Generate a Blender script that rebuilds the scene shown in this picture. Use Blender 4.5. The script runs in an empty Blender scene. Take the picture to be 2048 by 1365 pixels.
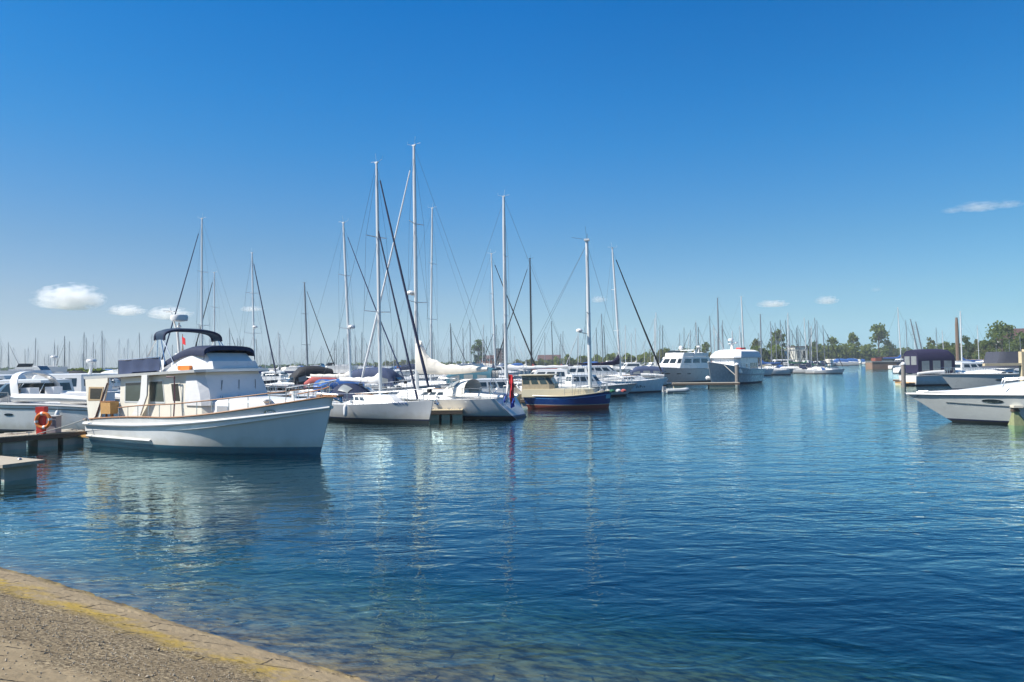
import bpy, bmesh, math, random
from mathutils import Vector, Matrix, Euler
R = math.radians
random.seed(7)
SC = bpy.context.scene
COL = SC.collection

# ------------------------------------------------------------------ camera, sky, sun, exposure
CAM_H = 3.0
FPX = 1400.0                      # focal length in photo pixels (photo 2048 wide)
PITCH = math.atan(43.5 / FPX)
ROLL = math.atan(0.0145)
cam_d = bpy.data.cameras.new('camera'); cam = bpy.data.objects.new('camera', cam_d); COL.objects.link(cam)
cam_d.sensor_width = 36.0; cam_d.lens = FPX / 2048 * 36.0; cam_d.clip_start = 0.1; cam_d.clip_end = 20000
CR = Matrix.Rotation(math.pi / 2 + PITCH, 3, 'X') @ Matrix.Rotation(-ROLL, 3, 'Z')
cam.matrix_world = Matrix.Translation((0, 0, CAM_H)) @ CR.to_4x4()
SC.camera = cam

SUN_EL = R(48); SUN_AZ = math.atan2(-0.24, -0.97)      # direction the light comes from (maths angle)
w = bpy.data.worlds.new('World'); SC.world = w; w.use_nodes = True
nt = w.node_tree; nt.nodes.clear()
sky = nt.nodes.new('ShaderNodeTexSky'); sky.sky_type = 'NISHITA'; sky.sun_disc = False
sky.sun_elevation = SUN_EL; sky.sun_rotation = math.pi / 2 - SUN_AZ
sky.air_density = 1.0; sky.dust_density = 0.4; sky.ozone_density = 2.0; sky.altitude = 0
# the photograph's deep, polarised-looking blue: the physical sky is graded by height above the horizon
tcs = nt.nodes.new('ShaderNodeTexCoord'); sx = nt.nodes.new('ShaderNodeSeparateXYZ'); rp = nt.nodes.new('ShaderNodeValToRGB')
nt.links.new(tcs.outputs['Generated'], sx.inputs[0]); nt.links.new(sx.outputs[2], rp.inputs[0])
GR = [(0.0, (.68, .98, 1.50)), (.019, (.68, .94, 1.42)), (.054, (.68, .88, 1.14)), (.09, (.68, .88, 1.08)), (.16, (.53, .88, 1.11)), (.227, (.38, .90, 1.24)), (.29, (.24, .91, 1.35)),
      (.352, (.15, .89, 1.42)), (.46, (.05, .83, 1.48)), (.75, (.30, .72, 1.1)), (1.0, (.36, .70, 1.0))]
while len(rp.color_ramp.elements) < len(GR): rp.color_ramp.elements.new(.5)
for e_, (p_, c_) in zip(rp.color_ramp.elements, GR): e_.position = p_; e_.color = (c_[0] / 1.6, c_[1] / 1.6, c_[2] / 1.6, 1)
hsv = nt.nodes.new('ShaderNodeMix'); hsv.data_type = 'RGBA'; hsv.blend_type = 'MULTIPLY'; hsv.inputs[0].default_value = 1.0
nt.links.new(rp.outputs[0], hsv.inputs[7])
# paler and warmer towards the sun at the left, deeper away from it
mr_ = nt.nodes.new('ShaderNodeMapRange'); mr_.inputs[1].default_value = -.65; mr_.inputs[2].default_value = .65; nt.links.new(sx.outputs[0], mr_.inputs[0])
rp2 = nt.nodes.new('ShaderNodeValToRGB'); nt.links.new(mr_.outputs[0], rp2.inputs[0]); rp2.color_ramp.elements.new(.5)
for e_, c_ in zip(rp2.color_ramp.elements, ((.80, .67, .645), (.75, .75, .76), (.50, .65, .67))): e_.color = c_ + (1,)
hsv2 = nt.nodes.new('ShaderNodeMix'); hsv2.data_type = 'RGBA'; hsv2.blend_type = 'MULTIPLY'; hsv2.inputs[0].default_value = 1.0
nt.links.new(hsv.outputs[2], hsv2.inputs[6]); nt.links.new(rp2.outputs[0], hsv2.inputs[7])
bg = nt.nodes.new('ShaderNodeBackground'); bg.inputs['Strength'].default_value = 0.15
wo = nt.nodes.new('ShaderNodeOutputWorld')
nt.links.new(sky.outputs[0], hsv.inputs[6]); nt.links.new(hsv2.outputs[2], bg.inputs[0]); nt.links.new(bg.outputs[0], wo.inputs[0])
sl = bpy.data.lights.new('sun', 'SUN'); sl.energy = 4.9; sl.angle = R(0.5); sl.color = (1.0, 0.95, 0.87)
sun = bpy.data.objects.new('sun', sl); COL.objects.link(sun)
sdir = Vector((math.cos(SUN_AZ) * math.cos(SUN_EL), math.sin(SUN_AZ) * math.cos(SUN_EL), math.sin(SUN_EL)))
sun.rotation_euler = sdir.to_track_quat('Z', 'Y').to_euler()
SC.view_settings.view_transform = 'Standard'; SC.view_settings.look = 'None'
SC.view_settings.exposure = 0.68; SC.view_settings.gamma = 1.0
SC.render.engine = 'CYCLES'
cy = SC.cycles
cy.max_bounces = 8; cy.diffuse_bounces = 2; cy.glossy_bounces = 4; cy.transmission_bounces = 4
cy.transparent_max_bounces = 12; cy.volume_bounces = 5
cy.use_denoising = True
cy.use_adaptive_sampling = True; cy.adaptive_threshold = 0.01
cy.sample_clamp_indirect = 6.0
cy.caustics_reflective = False; cy.caustics_refractive = False

# ------------------------------------------------------------------ photo survey helpers: a pixel seen on the water gives a place
def ray(px, py):
    return CR @ (Vector((px - 1024, -(py - 682.5), -FPX)) / FPX)
def W(px, py, z=0.0):
    d = ray(px, py); k = (z - CAM_H) / d.z
    return Vector((0, 0, CAM_H)) + d * k
def at(px, py, Y):
    d = ray(px, py); return Vector((0, 0, CAM_H)) + d * (Y / d.y)
def moor(bow, stern, hb, side):
    """bow point and near stern corner on the water -> centre, heading, waterline length"""
    v = bow - stern; d = math.hypot(v.x, v.y); a = math.atan2(v.y, v.x)
    rot = a - side * math.asin(hb / d); L = math.sqrt(d * d - hb * hb)
    return bow - Vector((math.cos(rot), math.sin(rot), 0)) * L / 2, rot, L

# ------------------------------------------------------------------ materials
MATS = {}
def mat(name, col, rough=0.5, metal=0.0, var=0.08, vscale=3.0, bump=0.0, bscale=30.0, coat=0.0, spec=0.5, detail=4, stretch=None, scum=False):
    if name in MATS: return MATS[name]
    m = bpy.data.materials.new(name); m.use_nodes = True
    n = m.node_tree; b = n.nodes['Principled BSDF']
    b.inputs['Roughness'].default_value = rough; b.inputs['Metallic'].default_value = metal
    b.inputs['Coat Weight'].default_value = coat; b.inputs['Specular IOR Level'].default_value = spec
    tc = n.nodes.new('ShaderNodeTexCoord')
    if var > 0:
        nz = n.nodes.new('ShaderNodeTexNoise'); nz.inputs['Scale'].default_value = vscale; nz.inputs['Detail'].default_value = detail
        if stretch:
            mp = n.nodes.new('ShaderNodeMapping'); mp.inputs['Scale'].default_value = stretch
            n.links.new(tc.outputs['Object'], mp.inputs[0]); n.links.new(mp.outputs[0], nz.inputs['Vector'])
        else: n.links.new(tc.outputs['Object'], nz.inputs['Vector'])
        mx = n.nodes.new('ShaderNodeMix'); mx.data_type = 'RGBA'
        mx.inputs[6].default_value = tuple(max(0, c * (1 - var)) for c in col) + (1,)
        mx.inputs[7].default_value = tuple(min(1, c * (1 + var)) for c in col) + (1,)
        n.links.new(nz.outputs['Fac'], mx.inputs[0]); n.links.new(mx.outputs[2], b.inputs['Base Color'])
        mr = n.nodes.new('ShaderNodeMapRange'); mr.inputs[3].default_value = max(0, rough - 0.07); mr.inputs[4].default_value = min(1, rough + 0.1)
        n.links.new(nz.outputs['Fac'], mr.inputs[0]); n.links.new(mr.outputs[0], b.inputs['Roughness'])
    else:
        b.inputs['Base Color'].default_value = tuple(col) + (1,)
    if bump > 0:
        nb = n.nodes.new('ShaderNodeTexNoise'); nb.inputs['Scale'].default_value = bscale; nb.inputs['Detail'].default_value = 3
        bp = n.nodes.new('ShaderNodeBump'); bp.inputs['Strength'].default_value = bump; bp.inputs['Distance'].default_value = 0.02
        n.links.new(tc.outputs['Object'], nb.inputs['Vector']); n.links.new(nb.outputs['Fac'], bp.inputs['Height'])
        n.links.new(bp.outputs[0], b.inputs['Normal'])
    if scum:      # yellowish tide mark just above the water, with a ragged upper edge
        sp_ = n.nodes.new('ShaderNodeSeparateXYZ'); n.links.new(tc.outputs['Object'], sp_.inputs[0])
        ns = n.nodes.new('ShaderNodeTexNoise'); ns.inputs['Scale'].default_value = 3.0; ns.inputs['Detail'].default_value = 5
        n.links.new(tc.outputs['Object'], ns.inputs['Vector'])
        ad = n.nodes.new('ShaderNodeMath'); ad.operation = 'MULTIPLY_ADD'; ad.inputs[1].default_value = -.45; n.links.new(ns.outputs['Fac'], ad.inputs[0]); n.links.new(sp_.outputs[2], ad.inputs[2])
        mz = n.nodes.new('ShaderNodeMapRange'); mz.inputs[1].default_value = .05; mz.inputs[2].default_value = .38; mz.inputs[3].default_value = .42; mz.inputs[4].default_value = 0
        n.links.new(ad.outputs[0], mz.inputs[0]); m2 = n.nodes.new('ShaderNodeMix'); m2.data_type = 'RGBA'; m2.inputs[7].default_value = (.42, .36, .22, 1)
        n.links.new(mz.outputs[0], m2.inputs[0]); n.links.new(mx.outputs[2], m2.inputs[6]); n.links.new(m2.outputs[2], b.inputs['Base Color'])
    MATS[name] = m
    return m
GEL = mat('gelcoat_white', (0.78, 0.77, 0.74), 0.28, var=0.05, vscale=1.5, coat=0.3)
HULLW = mat('hull_white', (0.74, 0.735, 0.71), 0.22, var=0.10, vscale=2.2, coat=0.4, stretch=(1, 1, .22), scum=True)
CREAM = mat('gelcoat_cream', (0.74, 0.70, 0.60), 0.35, var=0.06, vscale=1.5)
DECKM = mat('deck_nonskid', (0.70, 0.68, 0.62), 0.7, var=0.1, vscale=8, bump=0.3, bscale=120)
NAVY = mat('canvas_navy', (0.007, 0.017, 0.055), 0.8, var=0.25, vscale=4, bump=0.5, bscale=14)
NAVYG = mat('canvas_blue_grey', (0.035, 0.055, 0.12), 0.8, var=0.25, vscale=4, bump=0.5, bscale=14)
PURPLE = mat('canvas_violet_blue', (0.014, 0.012, 0.045), 0.8, var=0.25, vscale=4, bump=0.5, bscale=14)
BLUECV = mat('canvas_royal_blue', (0.015, 0.09, 0.30), 0.8, var=0.2, vscale=4, bump=0.5, bscale=14)
GREENCV = mat('canvas_green', (0.02, 0.13, 0.07), 0.8, var=0.2, vscale=4, bump=0.5, bscale=14)
REDCV = mat('canvas_faded_red', (0.42, 0.10, 0.09), 0.8, var=0.2, vscale=4, bump=0.5, bscale=14)
BLACKCV = mat('canvas_black', (0.015, 0.016, 0.02), 0.75, var=0.25, vscale=4, bump=0.5, bscale=14)
WHITECV = mat('canvas_white', (0.72, 0.72, 0.72), 0.75, var=0.08, vscale=3, bump=0.8, bscale=3.5)
CREAMCV = mat('canvas_cream', (0.74, 0.69, 0.60), 0.8, var=0.12, vscale=3, bump=0.8, bscale=4)
TAN = mat('canvas_tan', (0.42, 0.30, 0.17), 0.8, var=0.15, vscale=3, bump=0.6, bscale=6)
TEAK = mat('teak', (0.30, 0.14, 0.06), 0.55, var=0.3, vscale=9)
TEAKL = mat('teak_light', (0.48, 0.27, 0.09), 0.5, var=0.3, vscale=9)
GLASS = mat('dark_glass', (0.02, 0.03, 0.035), 0.06, var=0.0, spec=0.8)
GLASSG = mat('green_glass', (0.05, 0.075, 0.07), 0.08, var=0.3, vscale=2, spec=0.7)
VINYL = mat('clear_vinyl', (0.25, 0.27, 0.27), 0.15, var=0.3, vscale=3, spec=0.7)
STEEL = mat('stainless_steel', (0.62, 0.63, 0.64), 0.22, metal=0.9, var=0.05)
ALU = mat('mast_aluminium', (0.66, 0.67, 0.66), 0.38, metal=0.25, var=0.05, vscale=1)
ALUG = mat('mast_grey', (0.20, 0.22, 0.24), 0.45, metal=0.2, var=0.08, vscale=1)
ALUD = mat('mast_black', (0.03, 0.04, 0.045), 0.4, metal=0.1, var=0.08)
WIRE = mat('rigging_wire', (0.11, 0.12, 0.13), 0.4, metal=0.4, var=0.0)
ROPE = mat('rope', (0.55, 0.52, 0.45), 0.9, var=0.2, vscale=40)
RUBBER = mat('black_rubber', (0.015, 0.015, 0.015), 0.7, var=0.2)
PLWHITE = mat('white_plastic', (0.75, 0.75, 0.74), 0.35, var=0.04)
GREYPL = mat('grey_plastic', (0.30, 0.31, 0.32), 0.45, var=0.08)
TEALAF = mat('antifoul_teal', (0.008, 0.10, 0.16), 0.55, var=0.35, vscale=4)
NAVYAF = mat('antifoul_navy', (0.006, 0.012, 0.035), 0.5, var=0.35, vscale=4)
BLACKAF = mat('antifoul_black', (0.010, 0.011, 0.012), 0.5, var=0.3, vscale=4)
REDAF = mat('antifoul_red', (0.30, 0.055, 0.035), 0.6, var=0.25, vscale=4)
HULLB = mat('hull_deep_blue', (0.006, 0.035, 0.16), 0.18, var=0.15, coat=0.5)
HULLN = mat('hull_navy', (0.008, 0.010, 0.020), 0.18, var=0.15, coat=0.5)
HULLG = mat('hull_pale_grey', (0.50, 0.52, 0.50), 0.28, var=0.08, coat=0.3)
HULLLB = mat('hull_pale_blue', (0.52, 0.66, 0.70), 0.25, var=0.06, coat=0.3)
HULLC = mat('hull_cream', (0.58, 0.52, 0.36), 0.35, var=0.08)
STRIPE = mat('stripe_navy', (0.008, 0.015, 0.06), 0.3, var=0.0)
STRIPEG = mat('stripe_grey', (0.16, 0.17, 0.17), 0.35, var=0.05)
ORANGE = mat('orange_pvc', (0.75, 0.20, 0.03), 0.45, var=0.12, vscale=6)
RED = mat('red_paint', (0.62, 0.03, 0.02), 0.4, var=0.1)
YELLOW = mat('yellow_pvc', (0.70, 0.50, 0.06), 0.45, var=0.1)
FLAGR = mat('flag_red', (0.60, 0.02, 0.03), 0.75, var=0.1, vscale=6)
FLAGW = mat('flag_white', (0.75, 0.75, 0.75), 0.75, var=0.05)
FLAGB = mat('flag_blue', (0.02, 0.06, 0.40), 0.75, var=0.1, vscale=6)
DINK = mat('lettering_blue', (0.02, 0.10, 0.36), 0.4, var=0.0)
BLK = mat('lettering_dark', (0.02, 0.04, 0.06), 0.4, var=0.0)
PLANK = mat('weathered_planks', (0.36, 0.32, 0.25), 0.85, var=0.3, vscale=12, bump=0.4, bscale=40)
BEAM = mat('dark_wet_timber', (0.10, 0.075, 0.055), 0.8, var=0.4, vscale=6, bump=0.5, bscale=20)
CONC = mat('float_concrete', (0.40, 0.41, 0.37), 0.8, var=0.35, vscale=3, bump=0.3, bscale=25, stretch=(1, 1, .4))
CONCG = mat('float_algae', (0.30, 0.33, 0.17), 0.85, var=0.4, vscale=6, bump=0.3, bscale=25)
TANW = mat('pale_timber', (0.55, 0.46, 0.30), 0.8, var=0.25, vscale=8, bump=0.3, bscale=30)

# ------------------------------------------------------------------ mesh builder
class MB:
    def __init__(s): s.v = []; s.f = []; s.m = []; s.sm = []
    def add(s, vs, fs, mi=0, smooth=True):
        o = len(s.v); s.v += [tuple(p) for p in vs]
        if isinstance(mi, int): mi = [mi] * len(fs)
        s.f += [tuple(i + o for i in f) for f in fs]; s.m += list(mi); s.sm += [smooth] * len(fs)
        return s
    def box(s, c, d, rz=0, mi=0, ry=0):
        M = Matrix.Rotation(rz, 3, 'Z') @ Matrix.Rotation(ry, 3, 'Y')
        vs = [Vector(c) + M @ Vector((x * d[0] / 2, y * d[1] / 2, z * d[2] / 2)) for x in (-1, 1) for y in (-1, 1) for z in (-1, 1)]
        return s.add(vs, [(0, 1, 3, 2), (4, 6, 7, 5), (0, 4, 5, 1), (2, 3, 7, 6), (0, 2, 6, 4), (1, 5, 7, 3)], mi)
    def tube(s, pts, r, n=6, mi=0, cap=True, flat=1.0):
        pts = [Vector(p) for p in pts]
        if not isinstance(r, (list, tuple)): r = [r] * len(pts)
        vs = []; up = None
        for i, p in enumerate(pts):
            t = (pts[min(i + 1, len(pts) - 1)] - pts[max(i - 1, 0)])
            if t.length < 1e-9: t = Vector((0, 0, 1))
            t.normalize()
            if up is None:
                up = Vector((0, 0, 1)) if abs(t.z) < 0.9 else Vector((1, 0, 0))
            b = up - t * up.dot(t)
            if b.length < 1e-6: b = t.orthogonal()
            b.normalize(); a = t.cross(b).normalized(); up = b
            for k in range(n):
                an = 2 * math.pi * k / n
                vs.append(p + (a * math.cos(an) * flat + b * math.sin(an)) * r[i])
        fs = []
        for i in range(len(pts) - 1):
            for k in range(n):
                k2 = (k + 1) % n
                fs.append((i * n + k, i * n + k2, (i + 1) * n + k2, (i + 1) * n + k))
        if cap:
            fs.append(tuple(range(n))); fs.append(tuple((len(pts) - 1) * n + k for k in range(n)))
        return s.add(vs, fs, mi)
    def lathe(s, prof, c=(0, 0, 0), n=12, mi=0):
        vs = []; fs = []
        for r, z in prof:
            for k in range(n):
                a = 2 * math.pi * k / n; vs.append((c[0] + r * math.cos(a), c[1] + r * math.sin(a), c[2] + z))
        for i in range(len(prof) - 1):
            for k in range(n):
                k2 = (k + 1) % n; fs.append((i * n + k, i * n + k2, (i + 1) * n + k2, (i + 1) * n + k))
        fs.append(tuple(range(n))); fs.append(tuple((len(prof) - 1) * n + k for k in range(n)))
        return s.add(vs, fs, mi)
    def prism(s, poly, y0, y1, mi=0):
        """outline in xz, extruded along y"""
        n = len(poly); vs = [(x, y0, z) for x, z in poly] + [(x, y1, z) for x, z in poly]
        fs = [tuple(range(n)), tuple(range(n, 2 * n))] + [(i, (i + 1) % n, n + (i + 1) % n, n + i) for i in range(n)]
        return s.add(vs, fs, mi)
    def loft(s, rings, mi=0, cap=True, closed=True, smooth=True):
        n = len(rings[0]); vs = [p for r in rings for p in r]; fs = []
        for i in range(len(rings) - 1):
            for k in range(n if closed else n - 1):
                k2 = (k + 1) % n; fs.append((i * n + k, i * n + k2, (i + 1) * n + k2, (i + 1) * n + k))
        if cap: fs.append(tuple(range(n))); fs.append(tuple((len(rings) - 1) * n + k for k in range(n)))
        return s.add(vs, fs, mi, smooth)
    def slab(s, q, out, th, mi=0):
        q = [Vector(p) for p in q]; n = (q[1] - q[0]).cross(q[3] - q[0]).normalized()
        vs = [p + n * out for p in q] + [p + n * (out - th) for p in q]
        return s.add(vs, [(0, 1, 2, 3), (7, 6, 5, 4), (0, 4, 5, 1), (1, 5, 6, 2), (2, 6, 7, 3), (3, 7, 4, 0)], mi)
    def grid(s, fn, nu, nv, mi=0, th=0.0):
        vs = [fn(i / nu, j / nv) for i in range(nu + 1) for j in range(nv + 1)]; N = len(vs); w_ = nv + 1
        fs = [(i * w_ + j, (i + 1) * w_ + j, (i + 1) * w_ + j + 1, i * w_ + j + 1) for i in range(nu) for j in range(nv)]
        if th:
            vs += [(p[0], p[1], p[2] - th) for p in vs]
            fs += [tuple(x + N for x in reversed(f)) for f in fs]
            for i in range(nu):
                fs.append((i * w_, N + i * w_, N + (i + 1) * w_, (i + 1) * w_)); a = i * w_ + nv; fs.append((a, a + w_, N + a + w_, N + a))
            for j in range(nv):
                fs.append((j, j + 1, N + j + 1, N + j)); a = nu * w_ + j; fs.append((a, N + a, N + a + 1, a + 1))
        return s.add(vs, fs, mi)
    def build(s, name, mats, parent=None, ang=40, fix=True):
        if not isinstance(mats, (list, tuple)): mats = [mats]
        me = bpy.data.meshes.new(name); me.from_pydata(s.v, [], s.f)
        for m in mats: me.materials.append(m)
        me.polygons.foreach_set('material_index', s.m); me.polygons.foreach_set('use_smooth', s.sm)
        if fix:
            bm = bmesh.new(); bm.from_mesh(me); bmesh.ops.recalc_face_normals(bm, faces=bm.faces); bm.to_mesh(me); bm.free()
        me.set_sharp_from_angle(angle=R(ang)); me.update()
        o = bpy.data.objects.new(name, me); COL.objects.link(o)
        if parent: o.parent = parent
        return o

def empty(name, label, cat, loc=(0, 0, 0), rz=0, group=None):
    o = bpy.data.objects.new(name, None); COL.objects.link(o); o.location = loc; o.rotation_euler = (0, 0, rz)
    o['label'] = label; o['category'] = cat
    if group: o['group'] = group
    return o
def tag(o, label=None, cat=None, group=None, kind=None):
    if label: o['label'] = label
    if cat: o['category'] = cat
    if group: o['group'] = group
    if kind: o['kind'] = kind
    return o
def kids(o): return list(KIDS.get(o.name, []))
def copy_tree(o, parent=None):
    c = o.copy(); COL.objects.link(c)
    if parent: c.parent = parent
    for ch in [x for x in o.children]: copy_tree(ch, c)
    return c

# ------------------------------------------------------------------ hull
def lerp(a, b, t): return a + (b - a) * t
class Hull:
    def __init__(s, L, B, fs, fm, fb, rb=0.8, rs=0.2, ts=0.8, ws=0.8, tm=0.42, pd=2.4, pw=1.6, kw=0.86, dr=0.5, boot=0.1, b2=0.18, fp=0.8, cove=False, se=1.6):
        s.__dict__.update(locals())
    def sheer(s, t):
        return s.fm + (s.fs - s.fm) * ((.45 - t) / .45) ** 2 if t < .45 else s.fm + (s.fb - s.fm) * ((t - .45) / .55) ** s.se
    def dk(s, t):
        h = s.B / 2
        return h * (s.ts + (1 - s.ts) * math.sin(math.pi / 2 * t / s.tm)) if t < s.tm else max(.02, h * (1 - ((t - s.tm) / (1 - s.tm)) ** s.pd))
    def wl(s, t):
        h = s.B / 2 * s.kw
        return h * (s.ws + (1 - s.ws) * math.sin(math.pi / 2 * t / s.tm)) if t < s.tm else max(.015, h * (1 - ((t - s.tm) / (1 - s.tm)) ** s.pw))
    def pt(s, t, z, side=-1, out=0.0):
        sh = s.sheer(t); f = z / sh
        x = s.L * (t - .5) + s.rb * max(f, -.6) * t ** 5 - s.rs * f * (1 - t) ** 5
        if f >= 0: y = s.wl(t) + (s.dk(t) - s.wl(t)) * f ** s.fp
        else: y = s.wl(t) * max(0.0, 1 + z / s.dr) ** 0.45
        return Vector((x, side * (y + out), z))
    def sp(s, t, f, side=-1, out=0.0): return s.pt(t, s.sheer(t) * f, side, out)
    def mesh(s, N=26, M=7):
        ts = [i / N for i in range(N + 1)]; mb = MB()
        ts = [t + 0.05 * math.sin(math.pi * t) * t for t in ts]; ts[-1] = 1.0
        def zs(t):
            sh = s.sheer(t); z = [-s.dr, -s.dr * .6, -.12, s.boot, s.b2]; mi = [1, 1, 1, 2]
            if s.cove:
                fr = [lerp(s.b2 / sh, .80, k / (M - 1)) for k in range(1, M)] + [.85, 1.0]; mi += [0] * (M - 1) + [3, 0]
            else:
                fr = [lerp(s.b2 / sh, 1, k / M) for k in range(1, M + 1)]; mi += [0] * M
            return z + [f * sh for f in fr], mi
        rings = []
        for t in ts:
            z, mi = zs(t)
            rings.append([s.pt(t, q, -1) for q in z] + [s.pt(t, q, 1) for q in reversed(z)])
        K = len(rings[0]); mm = mi + [1] + list(reversed(mi))
        vs = [p for r in rings for p in r]; fs = []; ms = []
        for i in range(N):
            for k in range(K - 1):
                if k == K // 2 - 1: continue      # open at the top: the deck closes it
                fs.append((i * K + k, i * K + k + 1, (i + 1) * K + k + 1, (i + 1) * K + k)); ms.append(mm[k])
            fs.append((i * K, i * K + K - 1, (i + 1) * K + K - 1, (i + 1) * K)); ms.append(1)
        mm = mi
        for base in (0, N * K):
            for k in range(K // 2 - 1):
                fs.append((base + k, base + k + 1, base + K - 2 - k, base + K - 1 - k)); ms.append(mm[k])
        mb.add(vs, fs, ms); return mb
    def mesh2(s, N=26, M=7):
        m = s.mesh(N, M); return m
    def deck(s, drop=0.03, camber=0.06, N=20, t0=0.0, t1=0.995, inset=0.03):
        mb = MB()
        def fn(u, v):
            t = lerp(t0, t1, u); p = s.pt(t, s.sheer(t) - drop, 1); hw = max(.004, abs(p.y) - inset); y = (2 * v - 1)
            return (p.x, y * hw, p.z + camber * (1 - y * y) * min(1, hw / (s.B * .4)))
        return mb.grid(fn, N, 6)
    def line(s, t0, t1, n, dz=0.0, out=0.0, side=-1, f=1.0):
        r = []
        for i in range(n + 1):
            t = lerp(t0, t1, i / n); p = s.sp(t, f, side, out); p.z += dz; r.append(p)
        return r
def add_hull(h, parent, mats, N=26, M=7, deckm=None, drop=0.03, camber=0.06):
    o = h.mesh(N, M).build('hull', mats, parent, ang=50)
    h.deck(drop, camber, N=max(8, N - 6)).build('deck', deckm or DECKM, parent)
    return o
def rails(h, parent, t0=0.05, t1=0.9, n=7, ht=0.6, r=0.014, two=True, out=-0.06, sides=(-1, 1), m=None, z0=0.0):
    m = m or STEEL
    for sd in sides:
        mb = MB()
        for i in range(n + 1):
            t = lerp(t0, t1, i / n); p = h.sp(t, 1, sd, out); p.z += z0; mb.tube([p, p + Vector((0, 0, ht))], r, 5)
        mb.tube(h.line(t0, t1, n * 2, ht + z0, out, sd), r * .8, 5)
        if two: mb.tube(h.line(t0, t1, n * 2, ht * .5 + z0, out, sd), r * .55, 4)
        mb.build('guard_rail', m, parent)
def pulpit(h, parent, ht=0.6, t0=0.9, r=0.016):
    mb = MB(); a = h.line(t0, 1.0, 4, ht, -.04, -1); b = h.line(t0, 1.0, 4, ht, -.04, 1)
    tip = Vector((a[-1].x + .12, 0, a[-1].z + .03))
    mb.tube(a[:-1] + [tip] + list(reversed(b[:-1])), r, 5)
    for q in (a[0], a[2], b[0], b[2]): mb.tube([q, q - Vector((.05, 0, ht))], r, 5)
    mb.build('pulpit', STEEL, parent)
def fender(x, y, z, parent, r=0.11, ln=0.5, m=None, top=None):
    mb = MB(); mb.lathe([(0.02, ln / 2 + .05), (r * .7, ln / 2), (r, ln / 2 - .1), (r, -ln / 2 + .1), (r * .7, -ln / 2), (.02, -ln / 2 - .04)], (x, y, z), 10)
    mb.tube([(x, y, z + ln / 2), (x, y * .98, top if top else z + ln)], .012, 4)
    return mb.build('fender', m or PLWHITE, parent)
# cabins made of plan rings: seg 0 starboard, 1 starboard bow corner, 2 front, 3 port corner, 4 port, 5 aft
def ring(z, xa, xf, hw, nose=0.3, hwf=None):
    hwf = hw * .8 if hwf is None else hwf
    return [Vector((xa, -hw, z)), Vector((xf - nose, -hw, z)), Vector((xf, -hwf, z)), Vector((xf, hwf, z)), Vector((xf - nose, hw, z)), Vector((xa, hw, z))]
def quad(rs, k, seg, u0=0, u1=1, v0=0, v1=1):
    a, b = rs[k][seg], rs[k][(seg + 1) % 6]; d, c = rs[k + 1][seg], rs[k + 1][(seg + 1) % 6]
    f = lambda u, v: a.lerp(b, u).lerp(d.lerp(c, u), v)
    return [f(u0, v0), f(u1, v0), f(u1, v1), f(u0, v1)]
def cabin(rs, parent, m, name='cabin', dome=0.05):
    mb = MB(); top = rs[-1]; c = sum(top, Vector()) / 6
    r2 = [p.lerp(c, .35) + Vector((0, 0, dome)) for p in top]
    mb.loft(rs + [r2]); return mb.build(name, m, parent, ang=30)
def window(rs, k, seg, u0, u1, v0, v1, parent, m=None, fm=None, pane=True):
    m = m or GLASS
    if fm is not None:
        du = .05 * (u1 - u0); dv = .08 * (v1 - v0)
        o = MB().slab(quad(rs, k, seg, u0 - du, u1 + du, v0 - dv, v1 + dv), .012, .02).build('window', fm, parent)
        MB().slab(quad(rs, k, seg, u0, u1, v0, v1), .016, .012).build('pane', m, o); return o
    return MB().slab(quad(rs, k, seg, u0, u1, v0, v1), .012, .02).build('window', m, parent)

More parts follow.
